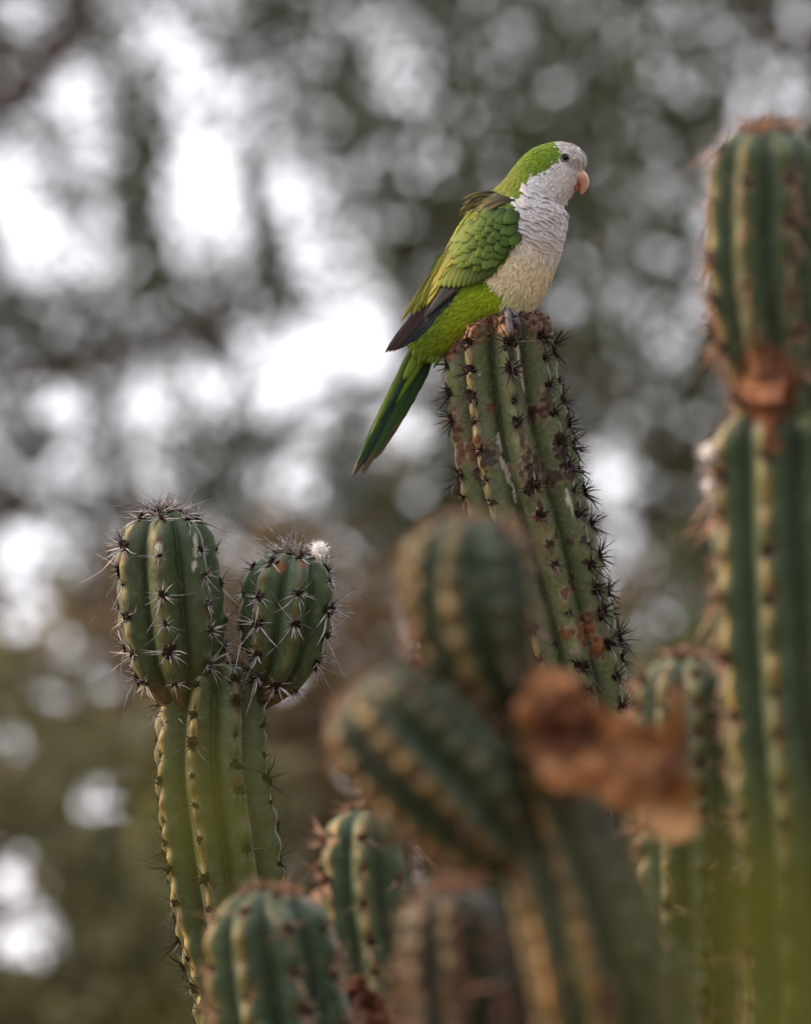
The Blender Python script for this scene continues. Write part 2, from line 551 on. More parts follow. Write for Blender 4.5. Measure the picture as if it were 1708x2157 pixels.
def make_clusters(name, mat, n_var, n_sp, lmin, lmax, long_len, base_r, rad, seed, knob=(9, 6), unit=K * 6):
    """spine clusters, +Z outwards, +X down the stem; lengths in picture units"""
    out = []
    r = np.random.default_rng(seed)
    for k in range(n_var):
        V, F, MI, o = [], [], [], 0
        # felt knob: squashed lumpy dome
        nr, ns = 4, 9
        kv = [(0, 0, knob[1])]
        for i in range(1, nr + 1):
            th = i / nr * math.pi / 2
            for j in range(ns):
                a = j / ns * 2 * math.pi
                q = 1 + r.normal() * .32
                kv.append((knob[0] * math.sin(th) * math.cos(a) * q, knob[0] * .85 * math.sin(th) * math.sin(a) * q, knob[1] * math.cos(th) * q - 1.5))
        kf = [[0, 1 + j, 1 + (j + 1) % ns] for j in range(ns)]
        for i in range(nr - 1):
            for j in range(ns):
                a, b = 1 + i * ns + j, 1 + i * ns + (j + 1) % ns
                kf.append([a, a + ns, b + ns, b])
        V += kv
        F += kf
        MI += [1] * len(kf)
        o = len(V)
        m = n_sp + r.integers(-2, 3)
        for i in range(m):
            a = i / m * 2 * math.pi + r.normal() * .35
            el = r.uniform(0.05, 0.75) if i % 3 else r.uniform(.6, 1.3)
            L = r.uniform(lmin, lmax)
            if i in (0, m // 2) and long_len and r.random() < .75:
                a = r.normal() * .7
                el = r.uniform(.1, .8)
                L = r.uniform(.6, 1) * long_len
            d = np.array([math.cos(a) * math.cos(el), math.sin(a) * math.cos(el), math.sin(el)])
            b = np.array([math.cos(a), math.sin(a), 0]) * base_r + (0, 0, 1.5)
            e1 = np.cross(d, (.3, .5, .8))
            e1 /= np.linalg.norm(e1)
            e2 = np.cross(d, e1)
            rr = rad * r.uniform(.8, 1.25) * (1.15 if L > lmax else 1)
            bend = (e1 * r.normal() + e2 * r.normal()) * L * .04
            for t, q in ((0, 1), (.5, .75)):
                for j in range(3):
                    w = j * 2.094
                    V.append(tuple(b + d * L * t + bend * t * (1 - t) * 4 + (e1 * math.cos(w) + e2 * math.sin(w)) * rr * q))
            V.append(tuple(b + d * L))
            for j in range(3):
                n2 = (j + 1) % 3
                F.append([o + j, o + n2, o + 3 + n2, o + 3 + j])
                F.append([o + 3 + j, o + 3 + n2, o + 6])
            MI += [0] * 6
            o += 7
        out.append(make_mesh('%s' % name, np.array(V) * unit, F, smooth_sh=False, mats=(mat, M_FELT), midx=MI))
    return out


CL_PERCH = make_clusters('spine_cluster', M_SPINE_D, 14, 20, 14, 40, 66, 6, 1.3, 1, (12, 5))
CL_FORK = make_clusters('spine_cluster', M_SPINE_L, 14, 18, 18, 50, 110, 6, 1.4, 2, (14, 8))
CL_STEM = make_clusters('spine_cluster', M_SPINE_D, 10, 12, 18, 46, 84, 5, 1.3, 3, (10, 8))
CL_LOBE = make_clusters('spine_cluster', M_SPINE_P, 8, 10, 14, 34, 70, 5, 1.2, 9, (10, 8))
CL_PINK = make_clusters('spine_cluster', M_SPINE_P, 8, 14, 20, 48, 100, 6, 1.8, 4, (11, 8))


def column(o, pname, fr, pts, radii, ribs, phase, clusters, spacing=58, depth=0.34, cap='dome', cap_h=None, res=5.0, seg=18, green=GREEN,
           green_d=GREEN_D, crest_c=CREST, ymax=2420, wave=0.05, cl_scale=1.0, extra=None, seed=0, apex=7, twist=0.0, pw=1.15, warp=None, edge=None, crest_k=1.0, tone=.82, bloom=.28, bsize=13.0):
    """one ribbed cactus joint; pts run from the tip down"""
    r = np.random.default_rng(100 + seed)
    pr = np.column_stack([np.asarray(pts, float), radii])
    dense = catmull(pr, 40)
    ds = np.linalg.norm(np.diff(dense[:, :3], axis=0), axis=1)
    s = np.concatenate([[0], np.cumsum(ds)])
    R0 = radii[0]
    cap_h = cap_h or R0
    # axial stations (axial position, radius factor)
    st = []
    if cap == 'dome':
        for th in np.linspace(0.06, math.pi / 2, int(cap_h / res * 1.1) + 6):
            st.append((cap_h * (1 - math.cos(th)), math.sin(th) ** 0.85))
        a0 = cap_h
    else:
        for q in np.linspace(0.03, 0.86, 14):
            st.append((10 * q * q, q))
        for th in np.linspace(0, math.pi / 2, 12)[1:]:
            st.append((7.5 + 40 * (1 - math.cos(th)), 0.86 + 0.14 * math.sin(th)))
        a0 = 47.5
    a = a0
    while a < s[-1]:
        y = np.interp(a, s, dense[:, 1])
        a += res if y < ymax else res * 8
        if a < s[-1]:
            st.append((a, 1.0))
    # close a joint whose lower end narrows: radii carry that already
    st.append((s[-1], 1.0))
    st = np.array(st)
    cen = np.column_stack([np.interp(st[:, 0], s, dense[:, k]) for k in range(4)])
    Rr = cen[:, 3] * st[:, 1]
    # smooth tangent
    tg = np.column_stack([np.gradient(np.interp(np.linspace(0, s[-1], 400), s, dense[:, k])) for k in range(3)])
    tg /= np.linalg.norm(tg, axis=1)[:, None]
    T = np.column_stack([np.interp(st[:, 0], np.linspace(0, s[-1], 400), tg[:, k]) for k in range(3)])
    T /= np.linalg.norm(T, axis=1)[:, None]
    E1 = np.cross(T, (0, 0, 1.0))
    E1 *= np.sign((E1[:, :1] * 1) + 1e-9) if abs(T[:, 0]).max() < .8 else 1
    E1 /= np.linalg.norm(E1, axis=1)[:, None]
    E2 = np.cross(E1, T)
    E2 *= np.sign(E2[:, 2:3] + 1e-9)
    nphi = ribs * seg
    ph = np.arange(nphi) / nphi * 2 * math.pi
    s0 = r.uniform(0, spacing, ribs)
    n = len(st)
    A = np.repeat(st[:, 0][:, None], nphi, 1)
    PH = np.repeat(ph[None], n, 0)
    w = (ribs * (PH - phase - twist * A / 1000) / (2 * math.pi))
    idx = np.round(w).astype(int) % ribs
    t = np.abs(w - np.round(w)) * 2
    c = 1 - t ** pw
    core = np.sqrt(t * t + 0.02) - math.sqrt(0.02)
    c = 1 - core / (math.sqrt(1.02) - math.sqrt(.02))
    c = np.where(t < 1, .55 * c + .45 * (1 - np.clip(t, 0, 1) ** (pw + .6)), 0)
    dp = depth * np.clip(st[:, 1], .25, 1)[:, None] ** (0.6)
    m = -np.cos(2 * math.pi * (A - s0[idx]) / spacing)
    rad = Rr[:, None] * (1 - dp * (1 - c)) * (1 + wave * m * np.clip(c, 0, 1) ** 4)
    pos = cen[:, None, :3] + rad[..., None] * (np.cos(PH)[..., None] * E1[:, None, :] + np.sin(PH)[..., None] * E2[:, None, :])
    P = pos.reshape(-1, 3)
    P += 0
    nz = fbm(P / 42.0 + seed * 7.3, 5, 3).reshape(n, nphi)
    rad2 = (0.012 * nz + .03 * vnoise(P / 120.0 + seed * 3.7, 8).reshape(n, nphi)) * Rr[:, None]
    out_dir = (np.cos(PH)[..., None] * E1[:, None, :] + np.sin(PH)[..., None] * E2[:, None, :])
    pos = pos + out_dir * rad2[..., None]
    # colours
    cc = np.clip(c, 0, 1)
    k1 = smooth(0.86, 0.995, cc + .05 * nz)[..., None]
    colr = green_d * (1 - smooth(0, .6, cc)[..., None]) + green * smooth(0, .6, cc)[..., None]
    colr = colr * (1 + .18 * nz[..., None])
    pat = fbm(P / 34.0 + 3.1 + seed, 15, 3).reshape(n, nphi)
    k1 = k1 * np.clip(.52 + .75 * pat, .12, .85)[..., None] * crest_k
    # left ribs take more of the crest colour than right ones
    rib_tint = np.clip(.62 - 1.05 * np.cos(phase + 2 * math.pi * np.arange(ribs) / ribs) * np.sign(E1[n // 2, 0]), .08, 1.7)
    k1 = np.clip(k1 * rib_tint[idx][..., None], 0, .95)
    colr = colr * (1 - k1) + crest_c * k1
    # fine pale bloom and grey corking
    bl = smooth(.1, .7, fbm(P / bsize + seed, 16, 3).reshape(n, nphi) + .3 * pat)[..., None] * bloom
    colr = colr * (1 - bl) + lin(122, 126, 110) * bl
    if warp:
        pos = warp(pos, A)
    if extra:
        colr, disp = extra(pos, colr, A, PH, cc, nz, idx)
        pos = pos + out_dir * disp[..., None]
    colr = colr * tone * np.array((1.06, 1.0, .85))
    V = fr.w(pos.reshape(-1, 3))
    tip = fr.w([cen[0, :3] - T[0] * 0.5])
    V = np.vstack([V, tip, fr.w([cen[-1, :3]])])
    i0 = np.arange(n - 1)[:, None] * nphi
    j0 = np.arange(nphi)[None]
    j1 = (j0 + 1) % nphi
    F = np.stack([i0 + j0, i0 + j1, i0 + nphi + j1, i0 + nphi + j0], -1).reshape(-1, 4).tolist()
    ti, bi = n * nphi, n * nphi + 1
    F += [[ti, (j + 1) % nphi, j] for j in range(nphi)]
    F += [[bi, (n - 1) * nphi + j, (n - 1) * nphi + (j + 1) % nphi] for j in range(nphi)]
    # outward winding
    q = F[(n // 2) * nphi + 3]
    nn = np.cross(V[q[1]] - V[q[0]], V[q[2]] - V[q[0]])
    if np.dot(nn, V[q[0]] - fr.w([cen[n // 2, :3]])[0]) < 0:
        F = [f[::-1] for f in F]
    CC = np.vstack([colr.reshape(-1, 3), colr[0, :1], colr[-1, :1]])
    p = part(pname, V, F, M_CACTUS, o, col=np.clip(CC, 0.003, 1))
    # areoles with spines along each crest
    off = world_loc(p)
    base = fr.s / (K * 6)
    cnt = 0
    for k in range(ribs):
        sa = s0[k]
        while sa < s[-1] - 10:
            i = int(np.argmin(np.abs(st[:, 0] - sa)))
            jj = r.normal() * 3
            phi = (phase + twist * sa / 1000 + 2 * math.pi * k / ribs)
            y = cen[i, 1]
            if y < ymax - 60 and math.sin(phi) > -0.55 and not (st[i, 0] < cap_h * .12 and cap == 'dome') and not (cap == 'cut' and sa < 34):
                d = math.cos(phi) * E1[i] + math.sin(phi) * E2[i]
                j = int(round((phi % (2 * math.pi)) / (2 * math.pi) * nphi)) % nphi
                X = pos[i, j]
                # slope of the profile gives the outward normal near the tip
                if cap == 'dome' and st[i, 0] < cap_h:
                    u = 1 - st[i, 0] / cap_h
                    d = d * math.sqrt(max(0, 1 - u * u)) - T[i] * u
                Z = d / np.linalg.norm(d)
                if r.random() < .06:
                    sa += spacing
                    continue
                eg = edge is not None and abs(math.sin(phi)) < .62
                place(p, fr, X - Z * 2, Z, T[i], edge if eg else clusters, r, off, cl_scale * base * r.uniform(.55, 1.35) * (1.2 if eg else 1))
                cnt += 1
            sa += spacing * r.uniform(.75, 1.25)
    if cap == 'dome':
        for k in range(apex):
            a_ = k / max(apex, 1) * 2 * math.pi + r.normal() * .2
            q = r.uniform(.05, .5) * R0
            d = math.cos(a_) * E1[0] + math.sin(a_) * E2[0]
            X = cen[0, :3] + d * q + T[0] * (cap_h * (1 - math.sqrt(max(0, 1 - (q / R0) ** 2))))
            Z = -T[0] + d * (q / R0) * .9
            place(p, fr, X, Z / np.linalg.norm(Z), d, clusters, r, off, cl_scale * base * r.uniform(.75, 1.05))
    return p


def place(parent, fr, X, Z, down, clusters, r, off, sc):
    """put one spine cluster at X (frame units), outward Z, drooping towards down"""
    def dirw(d):
        return RIGHT * d[0] - UP * d[1] - FWD * d[2]
    zw = dirw(Z)
    zw /= np.linalg.norm(zw)
    xw = dirw(down)
    xw = xw - zw * np.dot(xw, zw)
    xw /= np.linalg.norm(xw) + 1e-9
    an = r.normal() * .8
    yw = np.cross(zw, xw)
    xw, yw = xw * math.cos(an) + yw * math.sin(an), yw * math.cos(an) - xw * math.sin(an)
    me = clusters[r.integers(0, len(clusters))]
    c = bpy.data.objects.new('spine_cluster', me)
    COL.objects.link(c)
    c.parent = parent
    m = Matrix(((xw[0], yw[0], zw[0]), (xw[1], yw[1], zw[1]), (xw[2], yw[2], zw[2])))
    c.matrix_local = Matrix.LocRotScale(Vector(fr.w([X])[0] - off), m.to_quaternion(), Vector((sc, sc, sc)))
    return c


def down_to_ground(fr, x, dx=0):
    return (x + dx, fr.y_at_height(-0.04), 0)


# ---- the perch cactus
F6 = Frame(6.0)
perch = thing('perch_cactus', 'tall scarred ribbed cactus column with a cut brown top under the parakeet', 'cactus', (*F6.w([down_to_ground(F6, 1280)])[0][:2], 0))
#         picture x, y of dark or rusty scars on the ribs, half sizes, colour
SCARS = [(1113, 985, 26, 44, DARKBR), (1183, 945, 24, 45, DARKBR), (1022, 962, 26, 36, DARKBR), (1160, 1010, 22, 24, DARKBR * 1.2), (1118, 870, 14, 26, DARKBR * 1.3),
         (1030, 860, 14, 14, BROWN), (1060, 1130, 13, 10, BROWN), (1133, 1089, 15, 11, lin(110, 62, 42)), (1118, 1003, 18, 26, DARKBR), (1235, 1320, 26, 42, lin(112, 70, 48)),
         (1190, 1330, 18, 18, lin(104, 72, 48)), (1258, 1360, 20, 32, lin(120, 78, 54)), (1085, 780, 13, 12, lin(108, 74, 44)), (1000, 930, 16, 14, BROWN), (1150, 850, 16, 34, DARKBR * 1.4),
         (1200, 1000, 14, 24, DARKBR * 1.3), (960, 900, 14, 30, BROWN * .8), (970, 960, 16, 24, BROWN * .9)]


_r = np.random.default_rng(91)
for _ in range(34):
    _q = _r.random()
    _y = 760 + _q * 640
    _c = np.interp(_y, [664, 850, 1000, 1150, 1300, 1450], [1049, 1064, 1093, 1136, 1178, 1214])
    SCARS.append((_c + _r.uniform(-110, 112), _y, _r.uniform(5, 13), _r.uniform(6, 18), (BROWN * .8, DARKBR, DARKBR * 1.4, lin(112, 102, 88))[_r.integers(0, 4)]))


def perch_extra(pos, colr, A, PH, cc, nz, idx):
    P = pos.reshape(-1, 3)
    sh = A.shape
    hi = fbm(P / 9.0, 31, 3).reshape(sh)
    mid = fbm(P / 30.0, 37, 3).reshape(sh)
    disp = np.zeros(sh)
    x, y, z = pos[..., 0], pos[..., 1], pos[..., 2]
    front = smooth(-10, 30, z)
    # crusted brown top
    top = 1 - smooth(22, 72, A + 38 * mid - 26 * (cc - .5))
    rust = lin(134, 82, 54)
    pale = lin(140, 112, 98)
    cb = BROWN * 0.9 + (rust - BROWN) * np.clip(.5 + hi * .9, 0, 1)[..., None] * smooth(1120, 960, x)[..., None]
    cb = cb + (pale - cb) * (smooth(.1, .6, mid + hi * .5) * .55)[..., None]
    cb = cb * (1 - .6 * smooth(.15, .6, -hi))[..., None]
    colr = colr * (1 - top[..., None]) + cb * top[..., None]
    disp += top * (11 * hi + 8 * mid) * smooth(0.0, 20, A + 8)
    # grey-green wash on the upper part, dusty specks
    speck = smooth(.55, .75, vnoise(P / 3.2, 55).reshape(sh)) * .3
    colr = colr * (1 - speck[..., None]) + lin(150, 150, 132) * speck[..., None]
    for (sx, sy, rx, ry, c) in SCARS:
        d = ((x - sx) / rx) ** 2 + ((y - sy) / ry) ** 2 + 1.2 * hi + .8 * mid
        k = (1 - smooth(.62, .88, d)) * front
        rim = (smooth(.5, .85, d) * (1 - smooth(.95, 1.3, d))) * front
        colr = colr * (1 - .45 * rim[..., None]) + lin(140, 122, 104) * .45 * rim[..., None]
        v = (1 + .9 * hi)[..., None]
        colr = colr * (1 - .93 * k[..., None]) + c * np.clip(v, .35, 1.9) * .93 * k[..., None]
        disp += k * (7.0 * hi + 1.0)
    # white droppings down the second groove
    for (sx, sy, rx, ry, an) in [(1052, 940, 4, 16, .15), (1062, 985, 6, 26, .45), (1070, 1010, 4, 18, .4), (1048, 925, 3, 14, 0.1), (1090, 745, 3, 22, .1), (1082, 1040, 2.5, 22, .2), (1010, 790, 3, 3, 0), (1122, 1000, 3, 20, .2),
                                 (1198, 1060, 5, 34, .3), (1132, 1085, 3, 18, .2), (1098, 800, 3, 30, .15)]:
        u = (x - sx) * math.cos(an) - (y - sy) * math.sin(an)
        w_ = (x - sx) * math.sin(an) + (y - sy) * math.cos(an)
        k = (1 - smooth(.5, 1.1, (u / rx) ** 2 + (w_ / ry) ** 2 + .7 * hi)) * front
        colr = colr * (1 - .8 * k[..., None]) + lin(206, 208, 206) * .8 * k[..., None]
    return colr, disp


def perch_warp(pos, A):
    pos = pos.copy()
    x = pos[..., 0]
    k = 1 - smooth(10, 150, A)
    q = fbm(np.stack([x / 34, pos[..., 2] / 34, np.zeros_like(x)], -1).reshape(-1, 3), 66, 3).reshape(x.shape)
    pos[..., 1] += k * (.40 * np.maximum(0, 1035 - x) + .16 * np.maximum(0, x - 1110) + 9 * q - 8)
    return pos


gy = F6.y_at_height(-0.04)
PERCH_PTS = [(1049, 664, 0), (1052, 720, 0), (1064, 850, 0), (1093, 1000, 0), (1136, 1150, 0), (1178, 1300, 0), (1214, 1450, 0), (1240, 1600, -4), (1262, 1850, -12), (1272, 2150, -20), (1276, 2700, -20), (1280, gy, 0)]
PERCH_RAD = [112, 116, 122, 128, 122, 114, 108, 106, 108, 112, 118, 125]
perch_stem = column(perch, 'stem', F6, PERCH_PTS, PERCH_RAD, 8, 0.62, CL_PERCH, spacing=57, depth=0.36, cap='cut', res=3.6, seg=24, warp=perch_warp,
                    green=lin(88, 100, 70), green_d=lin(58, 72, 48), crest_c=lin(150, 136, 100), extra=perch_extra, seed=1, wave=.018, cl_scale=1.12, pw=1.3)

# loose corky crumbs on the cut top
def crumbs():
    r = np.random.default_rng(17)
    V, F, C = [], [], []
    co = np.array([v.co[:] for v in perch_stem.data.vertices])
    nm = np.array([v.normal[:] for v in perch_stem.data.vertices])
    nphi = 8 * 24
    for k in range(800):
        ring_ = int(abs(r.normal()) * 8) + 10
        p_ = ring_ * nphi + r.integers(0, nphi)
        if p_ >= len(co):
            continue
        s_ = F6.s * r.uniform(1.5, 5.2)
        Q = np.linalg.qr(r.normal(size=(3, 3)))[0]
        o_ = np.array([(1, 0, 0), (-1, 0, 0), (0, 1, 0), (0, -1, 0), (0, 0, 1), (0, 0, -1)]) * r.uniform(.5, 1.2, (6, 1))
        i = len(V)
        V += list(co[p_] + nm[p_] * s_ * .2 + (o_ @ Q) * s_)
        c = (BROWN, lin(128, 84, 58), DARKBR * 1.3, lin(120, 100, 86))[r.integers(0, 4)] * r.uniform(.4, 1.0)
        C += [c] * 6
        F += [[i + a, i + b, i + c_] for a, b, c_ in ((0, 2, 4), (2, 1, 4), (1, 3, 4), (3, 0, 4), (2, 0, 5), (1, 2, 5), (3, 1, 5), (0, 3, 5))]
    o = part('corky_crumbs', np.array(V) + world_loc(perch_stem), F, M_CACTUS, perch, col=np.array(C), smooth_sh=False)
    o['kind'] = 'stuff'


crumbs()

# ---- the forked cactus on the left
fork = thing('forked_cactus', 'sharp spiny green cactus with two rounded heads on one stem', 'cactus', (*F6.w([down_to_ground(F6, 470)])[0][:2], 0))


def dusty(pos, colr, A, PH, cc, nz, idx):
    P = pos.reshape(-1, 3)
    sh = A.shape
    hi = fbm(P / 9.0, 77, 3).reshape(sh)
    k = smooth(.45, .8, fbm(P / 26.0, 78, 3).reshape(sh) + .4 * hi) * .5
    colr = colr * (1 - k[..., None]) + lin(128, 126, 104) * k[..., None]
    b = smooth(.42, .7, fbm(P / 20.0, 79, 2).reshape(sh) + .5 * smooth(.75, 1, cc) - .2) * .65
    colr = colr * (1 - b[..., None]) + BROWN * b[..., None]
    return colr, .8 * hi


def fork_head_extra(pos, colr, A, PH, cc, nz, idx):
    colr, disp = dusty(pos, colr, A, PH, cc, nz, idx)
    x, y, z = pos[..., 0], pos[..., 1], pos[..., 2]
    hi = fbm(pos.reshape(-1, 3) / 7.0, 81, 3).reshape(A.shape)
    for sx, sy, rx, ry, c in [(338, 1155, 9, 16, lin(200, 200, 198)), (415, 1150, 5, 30, lin(196, 198, 196)), (412, 1190, 5, 14, lin(206, 206, 206)),
                              (590, 1193, 15, 17, lin(150, 86, 40)), (640, 1190, 14, 10, lin(120, 80, 50))]:
        k = (1 - smooth(.5, 1, ((x - sx) / rx) ** 2 + ((y - sy) / ry) ** 2 + .8 * hi)) * (z > 0)
        colr = colr * (1 - .75 * k[..., None]) + c * np.clip(1 + .7 * hi, .3, 1.6)[..., None] * .75 * k[..., None]
    # corky brown towards the neck
    am = A.max()
    k = smooth(am - 95, am - 25, A + 30 * hi) * .8
    colr = colr * (1 - k[..., None]) + lin(104, 82, 56) * np.clip(1 + .8 * hi, .4, 1.6)[..., None] * k[..., None]
    return colr, disp


stem_pts = [(452, 1396, -24), (446, 1500, -20), (446, 1620, -10), (462, 1750, 0), (480, 1880, 0), (505, 2000, 0), (535, 2150, 0), (545, 2500, 0), (500, gy, 0)]
stem_rad = [104, 116, 124, 128, 126, 124, 128, 130, 130]
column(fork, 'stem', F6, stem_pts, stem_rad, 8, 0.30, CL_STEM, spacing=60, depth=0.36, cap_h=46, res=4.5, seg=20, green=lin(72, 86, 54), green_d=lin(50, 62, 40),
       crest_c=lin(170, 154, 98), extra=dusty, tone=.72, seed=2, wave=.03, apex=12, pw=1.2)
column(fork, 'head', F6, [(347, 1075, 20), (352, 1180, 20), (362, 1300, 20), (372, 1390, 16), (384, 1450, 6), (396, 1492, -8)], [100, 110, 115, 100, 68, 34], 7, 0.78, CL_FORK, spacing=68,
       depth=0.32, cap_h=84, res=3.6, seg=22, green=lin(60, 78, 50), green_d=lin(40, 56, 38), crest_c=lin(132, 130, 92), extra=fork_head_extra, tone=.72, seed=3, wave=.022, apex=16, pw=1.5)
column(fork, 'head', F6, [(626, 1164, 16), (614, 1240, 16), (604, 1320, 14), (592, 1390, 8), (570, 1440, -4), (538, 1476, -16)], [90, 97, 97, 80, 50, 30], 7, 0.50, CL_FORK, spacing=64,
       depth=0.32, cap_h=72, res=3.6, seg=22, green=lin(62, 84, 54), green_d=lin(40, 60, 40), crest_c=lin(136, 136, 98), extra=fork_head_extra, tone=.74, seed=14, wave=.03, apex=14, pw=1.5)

def waist(pos, colr, A, PH, cc, nz, idx):
    colr, disp = dusty(pos, colr, A, PH, cc, nz, idx)
    x, y, z = pos[..., 0], pos[..., 1], pos[..., 2]
    hi = fbm(pos.reshape(-1, 3) / np.array((12.0, 30.0, 20.0)), 83, 3).reshape(A.shape)
    k = (1 - smooth(.5, 1.1, ((x - 1612) / 78) ** 2 + ((y - 810) / 95) ** 2 + .8 * hi)) * (z > 0)
    colr = colr * (1 - .9 * k[..., None]) + lin(120, 78, 54) * np.clip(1 + hi, .4, 1.7)[..., None] * .9 * k[..., None]
    return colr, disp


# ---- tall thick cactus on the right, blurred
FR = Frame(4.9)
tall = thing('tall_cactus', 'tall thick green cactus of two joints with a brown papery husk at the waist', 'cactus', (*FR.w([down_to_ground(FR, 1680)])[0][:2], 0))
gyr = FR.y_at_height(-0.04)
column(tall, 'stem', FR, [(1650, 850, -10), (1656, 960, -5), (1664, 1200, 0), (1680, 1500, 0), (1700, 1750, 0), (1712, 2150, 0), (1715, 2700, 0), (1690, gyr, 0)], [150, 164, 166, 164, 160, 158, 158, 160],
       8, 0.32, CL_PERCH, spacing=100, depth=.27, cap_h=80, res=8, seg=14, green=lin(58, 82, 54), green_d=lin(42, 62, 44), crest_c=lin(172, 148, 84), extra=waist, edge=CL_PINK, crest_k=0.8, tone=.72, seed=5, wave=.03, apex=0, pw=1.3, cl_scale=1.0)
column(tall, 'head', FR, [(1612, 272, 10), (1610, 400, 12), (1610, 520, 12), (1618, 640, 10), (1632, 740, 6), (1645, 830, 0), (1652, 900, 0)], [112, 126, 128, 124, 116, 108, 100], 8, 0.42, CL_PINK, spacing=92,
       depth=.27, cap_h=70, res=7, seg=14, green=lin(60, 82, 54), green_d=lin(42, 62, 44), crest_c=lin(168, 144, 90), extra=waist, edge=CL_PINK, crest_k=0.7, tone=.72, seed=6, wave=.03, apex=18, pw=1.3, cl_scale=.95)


def sheet(poly, n, zfun, colfun, thick, fr, name, parent, mat=M_DRY, jitter=0.0):
    """crumpled sheet with thickness inside an outline"""
    poly = np.array(poly, float)
    x0, y0 = poly.min(0)
    x1, y1 = poly.max(0)
    st_ = max(x1 - x0, y1 - y0) / n
    nx, ny = int((x1 - x0) / st_) + 2, int((y1 - y0) / st_) + 2
    X, Y = np.meshgrid(x0 + np.arange(nx) * st_, y0 + np.arange(ny) * st_)
    wob = np.stack([X / 26, Y / 26, np.zeros_like(X)], -1).reshape(-1, 3)
    jx = fbm(wob, 61).reshape(X.shape) * jitter
    jy = fbm(wob, 62).reshape(X.shape) * jitter
    keep = in_poly(X + jx, Y + jy, poly)
    Zz = zfun(X, Y)
    P = np.stack([X, Y, Zz], -1)
    ids = -np.ones(X.shape, int)
    V, F, Cc = [], [], []
    cells = [(i, j) for i in range(ny - 1) for j in range(nx - 1) if keep[i, j] and keep[i, j + 1] and keep[i + 1, j] and keep[i + 1, j + 1]]
    cm = colfun(X, Y, Zz)
    for i, j in cells:
        for a, b in ((i, j), (i, j + 1), (i + 1, j + 1), (i + 1, j)):
            if ids[a, b] < 0:
                ids[a, b] = len(V)
                V.append(P[a, b])
                Cc.append(cm[a, b])
    for i, j in cells:
        F.append([ids[i, j], ids[i + 1, j], ids[i + 1, j + 1], ids[i, j + 1]])
    o = part(name, fr.w(np.array(V)), F, mat, parent, col=np.array(Cc))
    md = o.modifiers.new('thickness', 'SOLIDIFY')
    md.thickness = thick * fr.s
    md.offset = 0
    return o


def husk_z(X, Y):
    q = np.stack([X / 30, Y / 60, np.zeros_like(X)], -1).reshape(-1, 3)
    base = np.sqrt(np.maximum(0, 178 ** 2 - (X - 1655) ** 2)) + 2
    base = np.where(Y < 860, np.sqrt(np.maximum(0, 128 ** 2 - (X - 1640) ** 2)) * (1 - smooth(840, 880, Y)) + base * smooth(800, 880, Y), base)
    return base - 5 + 16 * fbm(q, 91).reshape(X.shape)


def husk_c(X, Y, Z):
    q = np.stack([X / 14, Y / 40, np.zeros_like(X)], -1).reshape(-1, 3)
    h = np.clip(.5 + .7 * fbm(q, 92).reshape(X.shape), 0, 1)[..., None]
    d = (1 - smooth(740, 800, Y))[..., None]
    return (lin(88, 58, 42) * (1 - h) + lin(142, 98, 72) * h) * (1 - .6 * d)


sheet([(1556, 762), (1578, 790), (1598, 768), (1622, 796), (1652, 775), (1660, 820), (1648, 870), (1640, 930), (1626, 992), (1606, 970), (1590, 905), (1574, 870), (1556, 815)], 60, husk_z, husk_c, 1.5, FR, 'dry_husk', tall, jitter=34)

# ---- cactus with the drooping brown leaf, near the camera
FM = Frame(4.3)
lobed = thing('lobed_cactus', 'blurred cactus with two stubby lobes stacked in front of the perch cactus', 'cactus', (*FM.w([down_to_ground(FM, 1290)])[0][:2], 0))
gym = FM.y_at_height(-0.04)
MG, MGD, MC = lin(44, 64, 42), lin(24, 38, 26), lin(170, 122, 62)
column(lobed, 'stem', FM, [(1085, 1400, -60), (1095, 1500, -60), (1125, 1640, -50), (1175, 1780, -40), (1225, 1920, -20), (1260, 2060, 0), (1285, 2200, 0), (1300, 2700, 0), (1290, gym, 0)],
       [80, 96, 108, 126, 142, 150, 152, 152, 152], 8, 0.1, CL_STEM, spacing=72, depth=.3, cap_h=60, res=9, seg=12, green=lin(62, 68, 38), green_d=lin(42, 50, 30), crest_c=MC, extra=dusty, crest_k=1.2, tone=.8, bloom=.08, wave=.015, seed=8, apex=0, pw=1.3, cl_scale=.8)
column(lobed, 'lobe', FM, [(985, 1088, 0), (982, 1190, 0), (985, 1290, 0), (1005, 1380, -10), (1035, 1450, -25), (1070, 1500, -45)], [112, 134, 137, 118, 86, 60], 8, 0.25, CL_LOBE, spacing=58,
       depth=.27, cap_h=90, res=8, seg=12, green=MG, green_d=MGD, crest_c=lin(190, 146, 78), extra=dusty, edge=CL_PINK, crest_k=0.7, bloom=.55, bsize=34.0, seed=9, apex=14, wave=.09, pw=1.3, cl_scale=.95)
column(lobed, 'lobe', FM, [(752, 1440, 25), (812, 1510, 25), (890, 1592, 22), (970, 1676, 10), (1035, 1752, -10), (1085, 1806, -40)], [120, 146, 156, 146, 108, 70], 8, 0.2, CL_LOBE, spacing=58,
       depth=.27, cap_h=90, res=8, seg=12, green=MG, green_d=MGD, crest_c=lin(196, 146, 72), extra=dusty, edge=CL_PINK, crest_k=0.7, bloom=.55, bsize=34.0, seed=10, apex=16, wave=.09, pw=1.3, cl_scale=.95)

FL = Frame(4.3)
LEAF_POLY = [(1100, 1440), (1112, 1388), (1160, 1385), (1205, 1440), (1290, 1500), (1370, 1535), (1400, 1530), (1405, 1440), (1428, 1450), (1440, 1560), (1446, 1650), (1462, 1700), (1440, 1755), (1395, 1772),
             (1352, 1755), (1335, 1715), (1250, 1685), (1185, 1655), (1135, 1650), (1108, 1570), (1085, 1500)]


